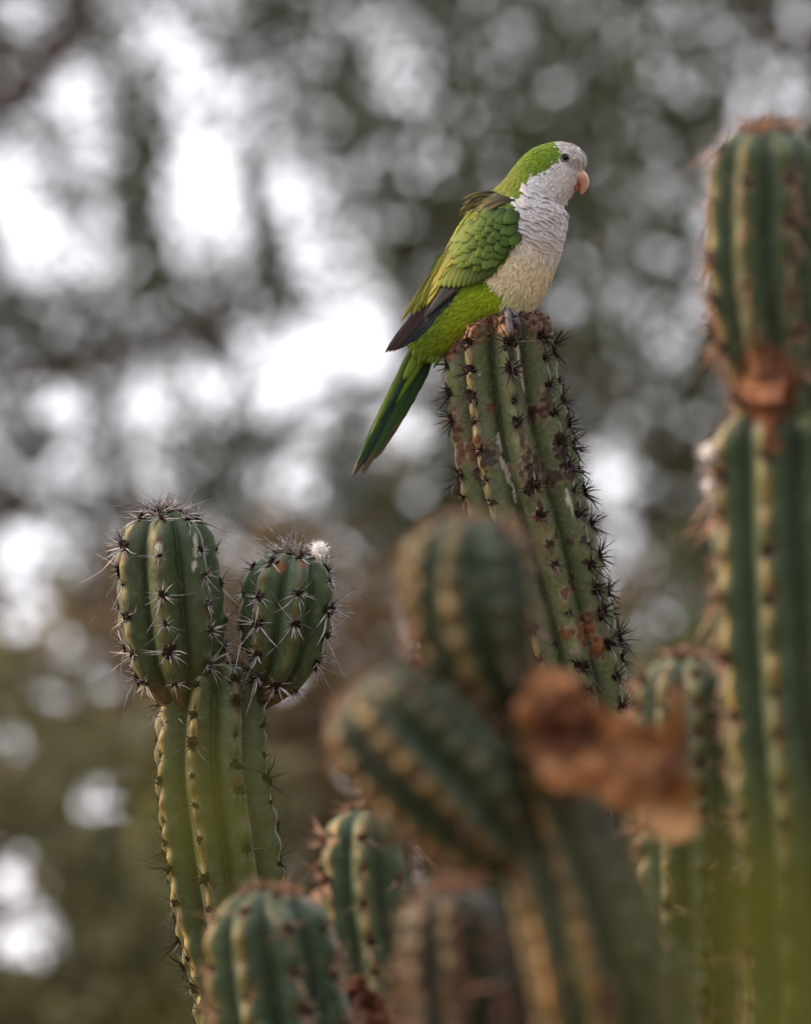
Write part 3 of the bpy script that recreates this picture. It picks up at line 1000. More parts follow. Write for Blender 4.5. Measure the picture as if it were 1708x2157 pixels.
def leaf_z(X, Y):
    u = (X - 1100) * .8 + (Y - 1400) * .6
    v = (Y - 1400) * .8 - (X - 1100) * .6
    q = np.stack([X / 90, Y / 90, np.zeros_like(X)], -1).reshape(-1, 3)
    rid = 1 - np.abs(fbm(q, 95, 3)).reshape(X.shape) * 2
    return 70 + 34 * np.abs(np.sin(v / 52 + .012 * u)) + 34 * rid + 16 * fbm(q * 3, 99, 2).reshape(X.shape) + u * .05 + 18 * smooth(1660, 1760, Y) * smooth(1330, 1400, X) * 2


def leaf_c(X, Y, Z):
    q = np.stack([(X + .5 * Y) / 62, (Y - .3 * X) / 120, np.zeros_like(X)], -1).reshape(-1, 3)
    h = np.clip(.5 + 1.1 * fbm(q, 96, 3).reshape(X.shape), 0, 1)[..., None]
    e = np.maximum(smooth(1600, 1680, Y + (1250 - X) * .35), smooth(1690, 1740, Y))[..., None]
    h = smooth(.2, .75, h)
    c = lin(96, 60, 40) * (1 - h) + lin(172, 122, 82) * h
    return c * (1 - .75 * e) + lin(214, 164, 118) * .75 * e


dead = thing('dead_leaf', 'large crumpled brown dead leaf hanging on the lobed cactus', 'dead leaf', FL.w([(1120, 1450, 40)])[0])
blade = sheet(LEAF_POLY, 110, leaf_z, leaf_c, 1.5, FL, 'blade', dead, jitter=30)
v, f = tube(catmull([(1085, 1452, 10), (1105, 1450, 70), (1140, 1460, 100), (1200, 1520, 108), (1300, 1590, 118)], 8), np.linspace(9, 4, 33), 8)
part('stalk', FL.w(v), f, M_BARK, dead)

# ---- cactus heads low in the picture
FB = Frame(5.1)
gyb = FB.y_at_height(-0.04)
low1 = thing('short_cactus', 'short dark green cactus with long pale spines at the foot of the forked cactus', 'cactus', (*FB.w([down_to_ground(FB, 610)])[0][:2], 0))
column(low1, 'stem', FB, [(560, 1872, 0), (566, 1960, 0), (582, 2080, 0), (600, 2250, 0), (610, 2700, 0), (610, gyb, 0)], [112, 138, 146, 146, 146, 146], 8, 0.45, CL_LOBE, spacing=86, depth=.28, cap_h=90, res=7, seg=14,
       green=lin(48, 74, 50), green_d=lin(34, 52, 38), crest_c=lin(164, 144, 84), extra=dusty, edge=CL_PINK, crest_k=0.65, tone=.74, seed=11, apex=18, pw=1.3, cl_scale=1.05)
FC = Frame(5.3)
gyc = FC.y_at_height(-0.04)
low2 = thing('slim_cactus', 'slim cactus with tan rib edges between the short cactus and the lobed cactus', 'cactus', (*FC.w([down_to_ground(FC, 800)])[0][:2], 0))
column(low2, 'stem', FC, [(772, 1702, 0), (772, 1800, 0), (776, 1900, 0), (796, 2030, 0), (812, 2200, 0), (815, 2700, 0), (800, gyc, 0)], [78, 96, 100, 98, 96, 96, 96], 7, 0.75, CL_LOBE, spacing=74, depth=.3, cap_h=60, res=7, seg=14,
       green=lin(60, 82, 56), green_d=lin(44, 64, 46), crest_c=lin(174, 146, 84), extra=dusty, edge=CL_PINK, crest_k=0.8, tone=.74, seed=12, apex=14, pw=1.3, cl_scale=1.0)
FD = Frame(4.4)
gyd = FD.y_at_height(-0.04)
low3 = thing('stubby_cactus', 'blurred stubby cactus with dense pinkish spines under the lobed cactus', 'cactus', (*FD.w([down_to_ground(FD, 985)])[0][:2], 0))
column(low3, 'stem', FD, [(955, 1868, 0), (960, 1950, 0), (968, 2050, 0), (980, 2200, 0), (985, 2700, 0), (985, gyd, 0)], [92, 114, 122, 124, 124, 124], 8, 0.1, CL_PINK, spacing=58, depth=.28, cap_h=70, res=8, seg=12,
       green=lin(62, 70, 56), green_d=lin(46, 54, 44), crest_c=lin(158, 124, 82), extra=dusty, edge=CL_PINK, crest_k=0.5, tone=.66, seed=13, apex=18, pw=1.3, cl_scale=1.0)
FE = Frame(5.0)
gye = FE.y_at_height(-0.04)
low4 = thing('round_cactus', 'pale round topped cactus standing half behind the tall cactus and dead leaf', 'cactus', (*FE.w([down_to_ground(FE, 1452)])[0][:2], 0))
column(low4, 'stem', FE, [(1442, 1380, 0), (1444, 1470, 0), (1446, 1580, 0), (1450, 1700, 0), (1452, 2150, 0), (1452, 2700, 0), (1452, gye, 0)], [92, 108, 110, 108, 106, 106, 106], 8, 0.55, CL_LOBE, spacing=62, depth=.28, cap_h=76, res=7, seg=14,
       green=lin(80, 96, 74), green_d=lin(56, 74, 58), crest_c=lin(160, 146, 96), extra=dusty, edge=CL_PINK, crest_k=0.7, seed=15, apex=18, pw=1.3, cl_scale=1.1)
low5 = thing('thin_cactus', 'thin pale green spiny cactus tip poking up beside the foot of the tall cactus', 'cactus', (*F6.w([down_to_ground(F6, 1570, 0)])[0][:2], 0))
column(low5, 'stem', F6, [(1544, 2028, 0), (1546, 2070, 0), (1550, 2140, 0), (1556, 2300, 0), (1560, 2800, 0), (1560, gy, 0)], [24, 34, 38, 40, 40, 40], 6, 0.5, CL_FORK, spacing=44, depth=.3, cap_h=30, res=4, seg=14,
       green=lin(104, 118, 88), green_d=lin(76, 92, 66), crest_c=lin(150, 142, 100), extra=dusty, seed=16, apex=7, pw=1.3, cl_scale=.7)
FG = Frame(5.2)
dead2 = thing('dead_leaf', 'rusty curled dead leaf low between the short cactus and the slim cactus', 'dead leaf', FG.w([(760, 2110, 110)])[0])


def leaf2_z(X, Y):
    q = np.stack([X / 40, Y / 40, np.zeros_like(X)], -1).reshape(-1, 3)
    return 95 + 26 * np.abs(fbm(q, 97, 3)).reshape(X.shape) * 2 - .2 * (Y - 2050)


def leaf2_c(X, Y, Z):
    q = np.stack([X / 20, Y / 30, np.zeros_like(X)], -1).reshape(-1, 3)
    h = np.clip(.5 + .8 * fbm(q, 98, 3).reshape(X.shape), 0, 1)[..., None]
    return lin(84, 52, 40) * (1 - h) + lin(156, 104, 84) * h


sheet([(728, 2062), (760, 2045), (800, 2080), (830, 2150), (850, 2230), (800, 2280), (750, 2250), (718, 2180), (712, 2110)], 44, leaf2_z, leaf2_c, 4, FG, 'blade', dead2, jitter=12)


# ---- white down caught on spines
def down_tuft(name, label, c, rad, fr, seed, n=260):
    r = np.random.default_rng(seed)
    V, F = [], []
    o = thing(name, label, 'down tuft', fr.w([c])[0], 'down caught on cactus spines')
    # soft core
    sv, sf = [], []
    ns, nr = 12, 7
    for i in range(nr + 1):
        th = math.pi * i / nr
        for j in range(ns):
            a = 2 * math.pi * j / ns
            q = .62 * rad * (1 + .25 * r.normal())
            sv.append((c[0] + q * math.sin(th) * math.cos(a), c[1] - q * math.cos(th), c[2] + q * math.sin(th) * math.sin(a)))
    for i in range(nr):
        for j in range(ns):
            sf.append([i * ns + j, i * ns + (j + 1) % ns, (i + 1) * ns + (j + 1) % ns, (i + 1) * ns + j])
    part('core', fr.w(sv), sf, M_FLUFF, o)
    for k in range(n):
        d = r.normal(size=3)
        d[1] -= .3
        d /= np.linalg.norm(d)
        L = rad * r.uniform(.8, 1.45)
        e = np.cross(d, r.normal(size=3))
        e /= np.linalg.norm(e)
        b = np.array(c) + d * rad * .3
        m = np.array(c) + d * L * .7 + r.normal(size=3) * rad * .12
        t = np.array(c) + d * L + r.normal(size=3) * rad * .2
        i = len(V)
        V += [b + e * .8, b - e * .8, m + e * .7, m - e * .7, t]
        F += [[i, i + 1, i + 3, i + 2], [i + 2, i + 3, i + 4]]
    p = part('barbs', fr.w(V), F, M_FLUFF, o)
    p['kind'] = 'stuff'
    return o


down_tuft('down_tuft', 'fluffy white down tuft on the smaller head of the forked cactus', (674, 1158, 78), 17, F6, 5, 420)
down_tuft('down_tuft', 'wispy white down tuft on the tip of the thin cactus', (1520, 2032, 20), 10, F6, 6, 60)
down_tuft('down_tuft', 'white woolly tuft at the shoulder of the tall cactus, the larger of two', (1492, 955, 60), 24, FR, 8, 160)
down_tuft('down_tuft', 'white woolly tuft below the shoulder of the tall cactus, the smaller of two', (1490, 1024, 60), 15, FR, 9, 100)

# ------------------------------------------------------------------ weeds close to the lens
def weed(label, d, root_x, leaves, seed):
    fr = Frame(d)
    r = np.random.default_rng(seed)
    yb = fr.y_at_height(-0.02)
    o = thing('weed_plant', label, 'weed', (*fr.w([(root_x, yb, 0)])[0][:2], 0), 'blurred weeds')
    x0, y0 = leaves[0][0], leaves[0][1]
    st_ = catmull([(root_x, yb, 0), (root_x * .7 + x0 * .3, yb * .5 + y0 * .5, 30), (x0, y0 + 60, 0), (x0, y0 - 40, 0)], 10)
    v, f = tube(st_, np.linspace(13, 5, len(st_)), 6)
    part('stalk', fr.w(v), f, M_WEED, o)
    for (x, y, L, W, a) in leaves:
        ca, sa = math.cos(a), math.sin(a)
        V, F = [], []
        n = 8
        for i in range(n + 1):
            u = i / n
            h = W * math.sin(math.pi * min(1, u * .92 + .04)) ** .7
            for j in (-1, 0, 1):
                lx, ly = u * L, j * h
                V.append((x + lx * ca - ly * sa, y - lx * sa - ly * ca, 20 * math.sin(u * 2) - 14 * abs(j)))
        for i in range(n):
            for j in range(2):
                q = i * 3 + j
                F.append([q, q + 3, q + 4, q + 1])
        lf = part('leaf', fr.w(V), F, M_WEED, o)
        # petiole ties the leaf to the stalk
        k = int(np.argmin(np.linalg.norm(st_[:, :2] - (x, y), axis=1)))
        v, f = tube(np.array([st_[k], (st_[k] + np.array((x, y, 0))) / 2 + (0, 0, 4), np.array((x + 8 * ca, y - 8 * sa, 0))]), [4, 3, 3], 5)
        part('petiole', fr.w(v), f, M_WEED, o)
    return o


weed('blurred yellow green weed in front of the tall cactus foot', 1.6, 1660,
     [(1600, 1990, 260, 96, 1.9), (1640, 2010, 260, 96, 1.2), (1590, 1900, 200, 80, 2.2), (1600, 2090, 230, 80, 1.6), (1520, 2040, 220, 70, 2.0), (1600, 1880, 190, 70, 1.0), (1600, 2080, 200, 45, 2.2), (1660, 2130, 240, 70, .6), (1620, 2230, 220, 40, 2.2), (1610, 1940, 170, 55, 1.6), (1650, 2280, 260, 74, .9), (1640, 2400, 260, 50, 2.2)], 3)
weed('faint blurred yellow green weed in front of the forked cactus stem', 1.7, 470,
     [(440, 1850, 290, 84, 1.7), (430, 2300, 200, 40, 2.4)], 4)

# ------------------------------------------------------------------ the parakeet
FP = F6
bird = thing('parakeet', 'green parakeet with grey face and breast perched on the cut cactus top', 'parakeet', FP.w([(1060, 668, 0)])[0])
RINGS = [  # back point, front point, half thickness
    ((866, 742), (884, 766), 8), ((862, 712), (930, 752), 24), ((876, 666), (990, 728), 46), ((892, 618), (1050, 704), 66), ((914, 570), (1100, 684), 80),
    ((938, 528), (1138, 634), 88), ((958, 492), (1163, 582), 90), ((980, 456), (1181, 530), 88), ((1005, 424), (1191, 484), 80),
    ((1036, 402), (1193, 452), 69), ((1060, 380), (1186, 434), 58), ((1078, 357), (1198, 418), 52), ((1096, 335), (1210, 401), 49),
    ((1120, 315), (1216, 384), 47), ((1149, 303), (1224, 363), 44), ((1178, 299), (1234, 346), 38), ((1203, 303), (1233, 328), 27), ((1219, 310), (1226, 318), 9)]
rg = np.array([(a[0], a[1], b[0], b[1], t) for a, b, t in RINGS], float)
rs = catmull(rg, 5)
nb = 40
bv = []
for q in rs:
    cx, cy = (q[0] + q[2]) / 2, (q[1] + q[3]) / 2
    hx, hy = (q[2] - q[0]) / 2, (q[3] - q[1]) / 2
    for j in range(nb):
        a = 2 * math.pi * j / nb
        ca, sa = math.cos(a), math.sin(a)
        bv.append((cx + hx * ca, cy + hy * ca, q[4] * sa))
bv = np.array(bv)
bf = []
for i in range(len(rs) - 1):
    for j in range(nb):
        bf.append([i * nb + j, i * nb + (j + 1) % nb, (i + 1) * nb + (j + 1) % nb, (i + 1) * nb + j])
bf.append(list(range(nb - 1, -1, -1)))
bf.append([(len(rs) - 1) * nb + j for j in range(nb)])
bvh = BVHTree.FromPolygons([tuple(p) for p in bv], bf)


def surf(x, y):
    h = bvh.ray_cast(Vector((x, y, 400)), Vector((0, 0, -1)))
    if h[0] is not None:
        return h[0].z
    n = bvh.find_nearest(Vector((x, y, 0)))
    return n[0].z


GREYP = [(1172, 292), (1180, 316), (1186, 333), (1170, 346), (1146, 361), (1112, 378), (1108, 412), (1084, 419), (1087, 433), (1096, 472), (1087, 505), (1060, 544), (1030, 580),
         (1045, 605), (1062, 628), (1058, 660), (1064, 720), (1210, 720), (1290, 400), (1260, 280)]
CGRN, CGRN2 = lin(106, 134, 40), lin(76, 106, 34)
CGREY, CCREAM, CPALE = lin(212, 210, 211), lin(226, 215, 180), lin(204, 210, 156)
COLIVE, CYEL, CLIME = lin(128, 124, 66), lin(160, 160, 52), lin(152, 174, 34)


def bird_col(P, jit=4.0, seed=3):
    P = np.asarray(P, float)
    r = np.random.default_rng(seed)
    x = P[:, 0] + r.normal(size=len(P)) * jit
    y = P[:, 1] + r.normal(size=len(P)) * jit
    nz = fbm(P / 18.0, 14, 3)
    grey = in_poly(x, y, GREYP)[:, None]
    c = CGRN * (1 - .5 * smooth(-.3, .5, nz)[:, None]) + CGRN2 * .5 * smooth(-.3, .5, nz)[:, None]
    # crown darker, nape edge yellowish, mantle olive brown, back yellow-green, thigh lime, undertail darker
    edge = np.clip(1 - np.abs(P[:, 2]) / 40, 0, 1)
    nape = smooth(1120, 1050, x) * smooth(480, 400, y)
    c = c * (1 - .65 * nape[:, None]) + COLIVE * .65 * nape[:, None]
    back = smooth(430, 500, y) * smooth(40, -20, (x - 1030) + (y - 440) * .8)
    c = c * (1 - .7 * back[:, None]) + CYEL * .7 * back[:, None]
    lime = smooth(588, 612, y + (x - 1000) * .2) * smooth(930, 985, x + (y - 640) * .6)
    c = c * (1 - .8 * lime[:, None]) + CLIME * .8 * lime[:, None]
    vent = smooth(655, 700, y) * smooth(970, 920, x)
    c = c * (1 - .5 * vent[:, None]) + lin(88, 116, 36) * .5 * vent[:, None]
    g = CGREY + (CCREAM - CGREY) * smooth(485, 575, y - (x - 1120) * .35 + 16 * nz)[:, None]
    g = g + (CPALE - g) * (smooth(590, 640, y) * smooth(1130, 1080, x))[:, None] * .8
    fore = smooth(345, 310, y) * smooth(1166, 1186, x)
    g = g + (lin(176, 172, 166) - g) * (fore * .8)[:, None]
    lore = np.exp(-(((x - 1205) / 16) ** 2 + ((y - 343) / 9) ** 2))
    g = g + (lin(140, 132, 124) - g) * (lore * .8)[:, None]
    g = g * (1 + .10 * nz[:, None])
    return np.where(grey, g, c)


body = part('body', FP.w(bv), bf, M_BODY, bird, col=bird_col(bv, 1.0))
md = body.modifiers.new('smooth', 'SUBSURF')
md.levels = md.render_levels = 1

# contour feathers: small overlapping vanes over the whole body
WINGP = [(1080, 436), (1092, 472), (1082, 505), (1056, 542), (1028, 575), (990, 592), (930, 600), (948, 550), (968, 503), (990, 466), (1030, 440)]
THROAT = [(1108, 408), (1195, 425), (1215, 470), (1200, 560), (1165, 560), (1075, 505), (1096, 472), (1086, 433), (1082, 418)]
tri = []
ring = np.arange(nb)
axis_c = np.stack([(rs[:, 0] + rs[:, 2]) / 2, (rs[:, 1] + rs[:, 3]) / 2, np.zeros(len(rs))], 1)
V, F, CL = [], [], []
r = np.random.default_rng(11)
BVq = bv.reshape(len(rs), nb, 3)
NF = 13000
cell = []
for i in range(len(rs) - 1):
    for j in range(nb):
        a = BVq[i, j]
        b = BVq[i, (j + 1) % nb]
        c = BVq[i + 1, j]
        cell.append((np.linalg.norm(np.cross(b - a, c - a)), i, j))
wt = np.array([c[0] for c in cell])
pick = r.choice(len(cell), NF, p=wt / wt.sum())
pts, nrm, dirs, sz = [], [], [], []
for q in pick:
    _, i, j = cell[q]
    u, v = r.random(2)
    a, b, c, d = BVq[i, j], BVq[i, (j + 1) % nb], BVq[i + 1, (j + 1) % nb], BVq[i + 1, j]
    p = a * (1 - u) * (1 - v) + b * u * (1 - v) + c * u * v + d * (1 - u) * v
    n = np.cross(b - a, d - a)
    n /= np.linalg.norm(n) + 1e-9
    if np.dot(n, p - axis_c[i]) < 0:
        n = -n
    t = (a - d) * (1 - u) + (b - c) * u          # towards the tail
    t -= n * np.dot(t, n)
    t /= np.linalg.norm(t) + 1e-9
    pts.append(p)
    nrm.append(n)
    dirs.append(t)
pts, nrm, dirs = np.array(pts), np.array(nrm), np.array(dirs)
cols = bird_col(pts, 3.6, 5)
inw = in_poly(pts[:, 0], pts[:, 1], WINGP)
inth = in_poly(pts[:, 0], pts[:, 1], THROAT)
eyed = np.hypot(pts[:, 0] - 1188.5, pts[:, 1] - 334)
for p, n, t, c, a, b, ed in zip(pts, nrm, dirs, cols, inw, inth, eyed):
    if a or ed < 9:
        continue
    hd = p[1] < 405
    if ed < 13:
        continue
    L = (8 if hd else 16) * r.uniform(.8, 1.3)
    W = (2.2 if hd else 4.6) * r.uniform(.8, 1.25)
    lift = (1.2 if hd else 2.2) * r.uniform(.6, 1.5)
    if p[1] > 500:
        L *= 1.15
        W *= .5
        lift *= .85
    s_ = np.cross(n, t)
    w_ = s_ * r.normal() * .22
    t2 = t + w_
    i = len(V)
    o = p + n * .3
    V += [o - s_ * W * .6, o + s_ * W * .6, o + t2 * L * .6 + n * lift * .8 + s_ * W, o + t2 * L * .6 + n * lift * .8 - s_ * W, o + t2 * L + n * lift]
    F += [[i, i + 1, i + 2, i + 3], [i + 3, i + 2, i + 4]]
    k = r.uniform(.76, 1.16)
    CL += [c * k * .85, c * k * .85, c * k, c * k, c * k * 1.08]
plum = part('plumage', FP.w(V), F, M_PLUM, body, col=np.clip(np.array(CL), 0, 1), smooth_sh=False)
plum['kind'] = 'stuff'

# grey throat and breast feathers lying in wrinkled rows
V, F, CL = [], [], []
rows = 19
for side in (1, -1):
    rr = np.random.default_rng(70 + side)
    for k in range(rows):
        q = k / (rows - 1)
        A0 = np.array((1098, 388)) * (1 - q) + np.array((1064, 508)) * q
        B0 = np.array((1205, 424)) * (1 - q) + np.array((1196, 566)) * q
        m = 44
        ph = rr.random() * 6
        prev = False
        for e in range(m + 1):
            t = e / m
            bx, by = A0 * (1 - t) + B0 * t
            by += 2.5 * math.sin(t * 4.0 + ph) + .9 * math.sin(t * 23 + ph * 3) + 6 * math.sin(t * 3.14) + 10 * (t - .5)
            hit = bvh.ray_cast(Vector((bx, by, 400)), Vector((0, 0, -1)))[0]
            if in_poly([bx], [by], WINGP)[0] or hit is None:
                prev = False
                continue
            L = 9.5 + 1.5 * math.sin(t * 31 + ph) + rr.normal() * .6
            lift = 5.2 + 2.0 * math.sin(t * 11 + ph * 2) + rr.normal() * .4
            lift *= min(1, .35 + t * 4) * (1 if k < rows - 5 else (rows - k) / 6)
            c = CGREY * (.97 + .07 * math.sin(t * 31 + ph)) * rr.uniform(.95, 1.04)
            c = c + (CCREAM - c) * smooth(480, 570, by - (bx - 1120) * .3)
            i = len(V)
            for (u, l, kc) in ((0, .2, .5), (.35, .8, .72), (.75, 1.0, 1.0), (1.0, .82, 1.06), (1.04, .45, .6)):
                x_, y_ = bx - .2 * L * u, by + L * u
                h = bvh.ray_cast(Vector((x_, y_, 400)), Vector((0, 0, -1)))[0]
                z_ = h.z if h is not None else hit.z * .5
                n_ = 1.0 if hit.z > 30 else .5
                V.append((x_ + (lift * l * .6 if hit.z < 32 and bx > 1150 else 0), y_, (z_ + .3 + lift * l * n_) * side))
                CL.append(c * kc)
            if prev:
                for a in range(4):
                    fq = [i - 5 + a, i + a, i + a + 1, i - 4 + a]
                    F.append(fq if side > 0 else fq[::-1])
            prev = True
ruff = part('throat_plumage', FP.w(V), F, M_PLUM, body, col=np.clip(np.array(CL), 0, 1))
ruff['kind'] = 'stuff'


def feather(parent, base, tip, W, off, col, col_edge=None, name='feather', side=1, nu=9, rnd=.62, camber=1.5, curve=0.0, zfun=surf, mat=M_FEATH, tip_col=None):
    base, tip = np.array(base, float), np.array(tip, float)
    d = tip - base
    L = np.linalg.norm(d)
    d /= L
    p = np.array((d[1], -d[0]))
    V, F, C = [], [], []
    vs = (-1, -.55, 0, .55, 1)
    ph = random.random() * 6
    for i in range(nu + 1):
        u = i / nu
        h = (min(1, .35 + u / .25 * .65)) if u < .25 else (1 if u < rnd else math.sqrt(max(0.012, 1 - ((u - rnd) / (1 - rnd)) ** 2)))
        cx, cy = base + d * L * u + p * curve * math.sin(u * math.pi)
        for v in vs:
            rag = 1 + .05 * math.sin(i * 2.3 + ph + v)
            x, y = cx + p[0] * W * h * v * rag, cy + p[1] * W * h * v * rag
            z = zfun(x, y) + off[0] + (off[1] - off[0]) * u - camber * v * v + (.5 if v == 0 else 0)
            V.append((x, y, z * side))
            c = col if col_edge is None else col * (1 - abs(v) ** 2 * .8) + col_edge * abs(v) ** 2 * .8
            c = c * (.42 + .58 * smooth(.1, .72, u))  # dark downy base, deepened to paint in shade under the overlapping feather
            if tip_col is not None:
                k = smooth(.75, .95, u)
                c = c * (1 - k) + tip_col * k
            if v == 0:
                c = c * .82
            C.append(c)
    m = len(vs)
    for i in range(nu):
        for j in range(m - 1):
            q = i * m + j
            f = [q, q + 1, q + m + 1, q + m]
            F.append(f if side > 0 else f[::-1])
    return part(name, FP.w(V), F, mat, parent, col=np.clip(np.array(C), 0.002, 1))


def build_wing(side):
    random.seed(5 if side > 0 else 6)
    rr = np.random.default_rng(8 if side > 0 else 9)
    # pad under the coverts
    pad_poly = np.array(WINGP, float)
    cx, cy = pad_poly.mean(0)
    Vp, Fp = [(cx, cy, (surf(cx, cy) + 7) * side)], []
    n = len(pad_poly)
    for k in (.35, .7, .92, 1.0):
        for x, y in pad_poly:
            X, Y = cx + (x - cx) * k, cy + (y - cy) * k
            Vp.append((X, Y, (surf(X, Y) + (7 if k < .8 else 5.5 if k < .95 else 0)) * side))
    for j in range(n):
        Fp.append([0, 1 + j, 1 + (j + 1) % n])
        for k in range(3):
            a, b = 1 + k * n + j, 1 + k * n + (j + 1) % n
            Fp.append([a, a + n, b + n, b])
    if side < 0:
        Fp = [f[::-1] for f in Fp]
    wing = part('wing', FP.w(Vp), Fp, M_FEATH, bird, col=np.tile(lin(58, 92, 30), (len(Vp), 1)))
    # flight feathers
    dk, blu, prp = lin(42, 38, 40), lin(40, 54, 62), lin(70, 56, 54)
    prim = [((985, 588), (868, 722), 8, blu), ((978, 588), (856, 728), 8.5, dk), ((970, 588), (846, 733), 9, blu), ((962, 588), (836, 737), 9, dk), ((953, 590), (828, 740), 9, prp),
            ((945, 590), (820, 741), 9, prp), ((938, 592), (812, 742), 8.5, prp)]
    for k, (b, t, w, c) in enumerate(prim):
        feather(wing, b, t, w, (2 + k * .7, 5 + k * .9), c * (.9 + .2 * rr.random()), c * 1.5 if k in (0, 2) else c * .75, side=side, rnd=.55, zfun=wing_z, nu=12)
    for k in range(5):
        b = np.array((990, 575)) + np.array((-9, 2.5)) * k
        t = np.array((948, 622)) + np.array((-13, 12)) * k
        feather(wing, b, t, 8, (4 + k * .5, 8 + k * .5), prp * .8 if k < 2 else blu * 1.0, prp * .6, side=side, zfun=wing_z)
    # greater coverts
    n = 11
    for k in range(n):
        q = k / (n - 1)
        b = np.array((1068, 522)) * (1 - q) + np.array((956, 548)) * q
        t = np.array((1026, 588)) * (1 - q) + np.array((924, 606)) * q + (0, 10 * math.sin(q * 3.14))
        c = lin(72, 100, 42) * (1 - q) + lin(108, 124, 46) * q
        c = c * (.7 + .4 * q) * rr.uniform(.92, 1.08)
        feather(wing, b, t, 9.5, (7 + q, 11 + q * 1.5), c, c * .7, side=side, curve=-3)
    # scapulars, yellow-green strokes down the back
    for k in range(30):
        q = k / 29
        b = np.array((1022, 444)) * (1 - q) + np.array((922, 574)) * q + rr.normal(size=2) * 6
        t = b + np.array((-62, 92)) * rr.uniform(.85, 1.1) + (q * 6, 0)
        c = (lin(148, 146, 54) if k % 3 else lin(112, 126, 42)) * rr.uniform(.7, 1.12)
        feather(wing, b, t, rr.uniform(4, 7), (7, 12 + rr.random() * 2), c, c * .65, side=side, zfun=wing_z, curve=rr.normal() * 3)
    for k in range(9):
        q = k / 8
        b = np.array((1006, 440)) * (1 - q) + np.array((908, 575)) * q + rr.normal(size=2) * 3
        t = b + np.array((-40, 78)) * rr.uniform(.85, 1.1) + (q * 10, q * 10)
        c = (lin(132, 142, 48) if k % 2 else lin(112, 140, 36)) * rr.uniform(.9, 1.1)
        feather(wing, b, t, 7, (4, 9), c, c * .7, side=side, zfun=wing_z)
    # lesser and median coverts, shingled rows
    ax, pp = np.array((-.70, .71)), np.array((.71, .70))
    o = np.array((1080, 440))
    cnt = 0
    for i in range(9, -1, -1):
        for j in range(-5, 8):
            b = o + ax * (i * 14.5) + pp * (j * 16 + (8 if i % 2 else 0)) + rr.normal(size=2) * 1.8
            if not in_poly([b[0]], [b[1]], COVP)[0]:
                continue
            L = rr.uniform(31, 38) + (8 if i > 5 else 0)
            a = rr.normal() * .16
            dd = np.array((ax[0] * math.cos(a) - ax[1] * math.sin(a), ax[0] * math.sin(a) + ax[1] * math.cos(a)))
            q = smooth(0, 110, -(b[0] - 1085) * .6 + (b[1] - 440) * .1)
            c = (lin(76, 106, 38) * (1 - q) + lin(114, 134, 40) * q) * rr.uniform(.74, 1.14)
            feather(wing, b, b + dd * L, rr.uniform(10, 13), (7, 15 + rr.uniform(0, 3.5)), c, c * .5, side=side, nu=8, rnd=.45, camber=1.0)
            cnt += 1
    # ruffled brown mantle feathers at the shoulder
    for k in range(36):
        q = k / 35
        b = np.array((1082, 424)) * (1 - q) + np.array((1038, 404)) * q
        t = np.array((1010, 440)) * (1 - q) + np.array((974, 446)) * q + rr.normal(size=2) * 9
        c = (lin(76, 70, 42) * (1 - q) + lin(110, 108, 58) * q) * rr.uniform(.45, 1.2)
        feather(wing, b, t, 3.4, (4, 8 + 2 * (1 - q) + rr.normal() * 2), c, c * .45, side=side, curve=-5, tip_col=lin(122, 112, 72), zfun=wing_z)
    return wing


COVP = [(1090, 425), (1098, 470), (1094, 500), (1070, 530), (1040, 545), (985, 548), (955, 552), (966, 505), (986, 468), (1030, 436)]


def wing_z(x, y):
    """surface of the body, easing to the folded wing plane beyond its outline"""
    h = bvh.ray_cast(Vector((x, y, 400)), Vector((0, 0, -1)))
    z0 = 34.0 - .10 * max(0, y - 600)
    if h[0] is None:
        return max(8, min(z0, 30))
    return max(h[0].z, max(8, min(z0, 30)))


for side in (1, -1):
    build_wing(side)

# tail
tail_v, tail_f = tube(catmull([(915, 690, 0), (892, 735, 0), (865, 790, 0), (830, 850, 0)], 6), np.linspace(24, 5, 19), 12)
tail_v[:, 2] *= .5
tail = part('tail', FP.w(tail_v), tail_f, M_FEATH, bird, col=np.tile(lin(92, 126, 40), (len(tail_v), 1)))
TG, TB, TY = lin(46, 80, 40), lin(32, 64, 54), lin(92, 116, 42)
for k, (b, t, w, z, c) in enumerate([
        ((905, 725), (770, 968), 13, -6, TG), ((912, 730), (790, 966), 14, -5, TG * .8), ((915, 735), (802, 945), 14, -4, TG * .7), ((912, 740), (820, 915), 14, -3, TG * .75),
        ((898, 715), (745, 1000), 13, 0, TB), ((905, 722), (763, 997), 13, 1, TG), ((892, 712), (742, 1004), 12, 4, TG), ((890, 708), (757, 985), 10, 6, TB), ((885, 710), (752, 978), 9, 8, TG * 1.2),
        ((884, 705), (780, 920), 8, 10, TY), ((893, 712), (800, 890), 8, 9, TB * 1.1), ((900, 700), (850, 800), 11, 11, lin(110, 140, 44))]):
    feather(tail, b, t, w, (z, z), c, c * .6, name='tail_feather', zfun=lambda x, y: 0.0, rnd=.5, nu=16, camber=3, tip_col=lin(92, 80, 66) if k < 7 else None)
# undertail coverts
for k in range(10):
    q = k / 9
    b = np.array((895, 690)) * (1 - q) + np.array((955, 712)) * q
    t = np.array((864, 748)) * (1 - q) + np.array((918, 770)) * q + r.normal(size=2) * 7
    c = lin(92, 120, 38) * r.uniform(.8, 1.1)
    feather(tail, b, t, 6, (14, 12), c, c * .7, name='covert', zfun=lambda x, y: 4.0, nu=7)

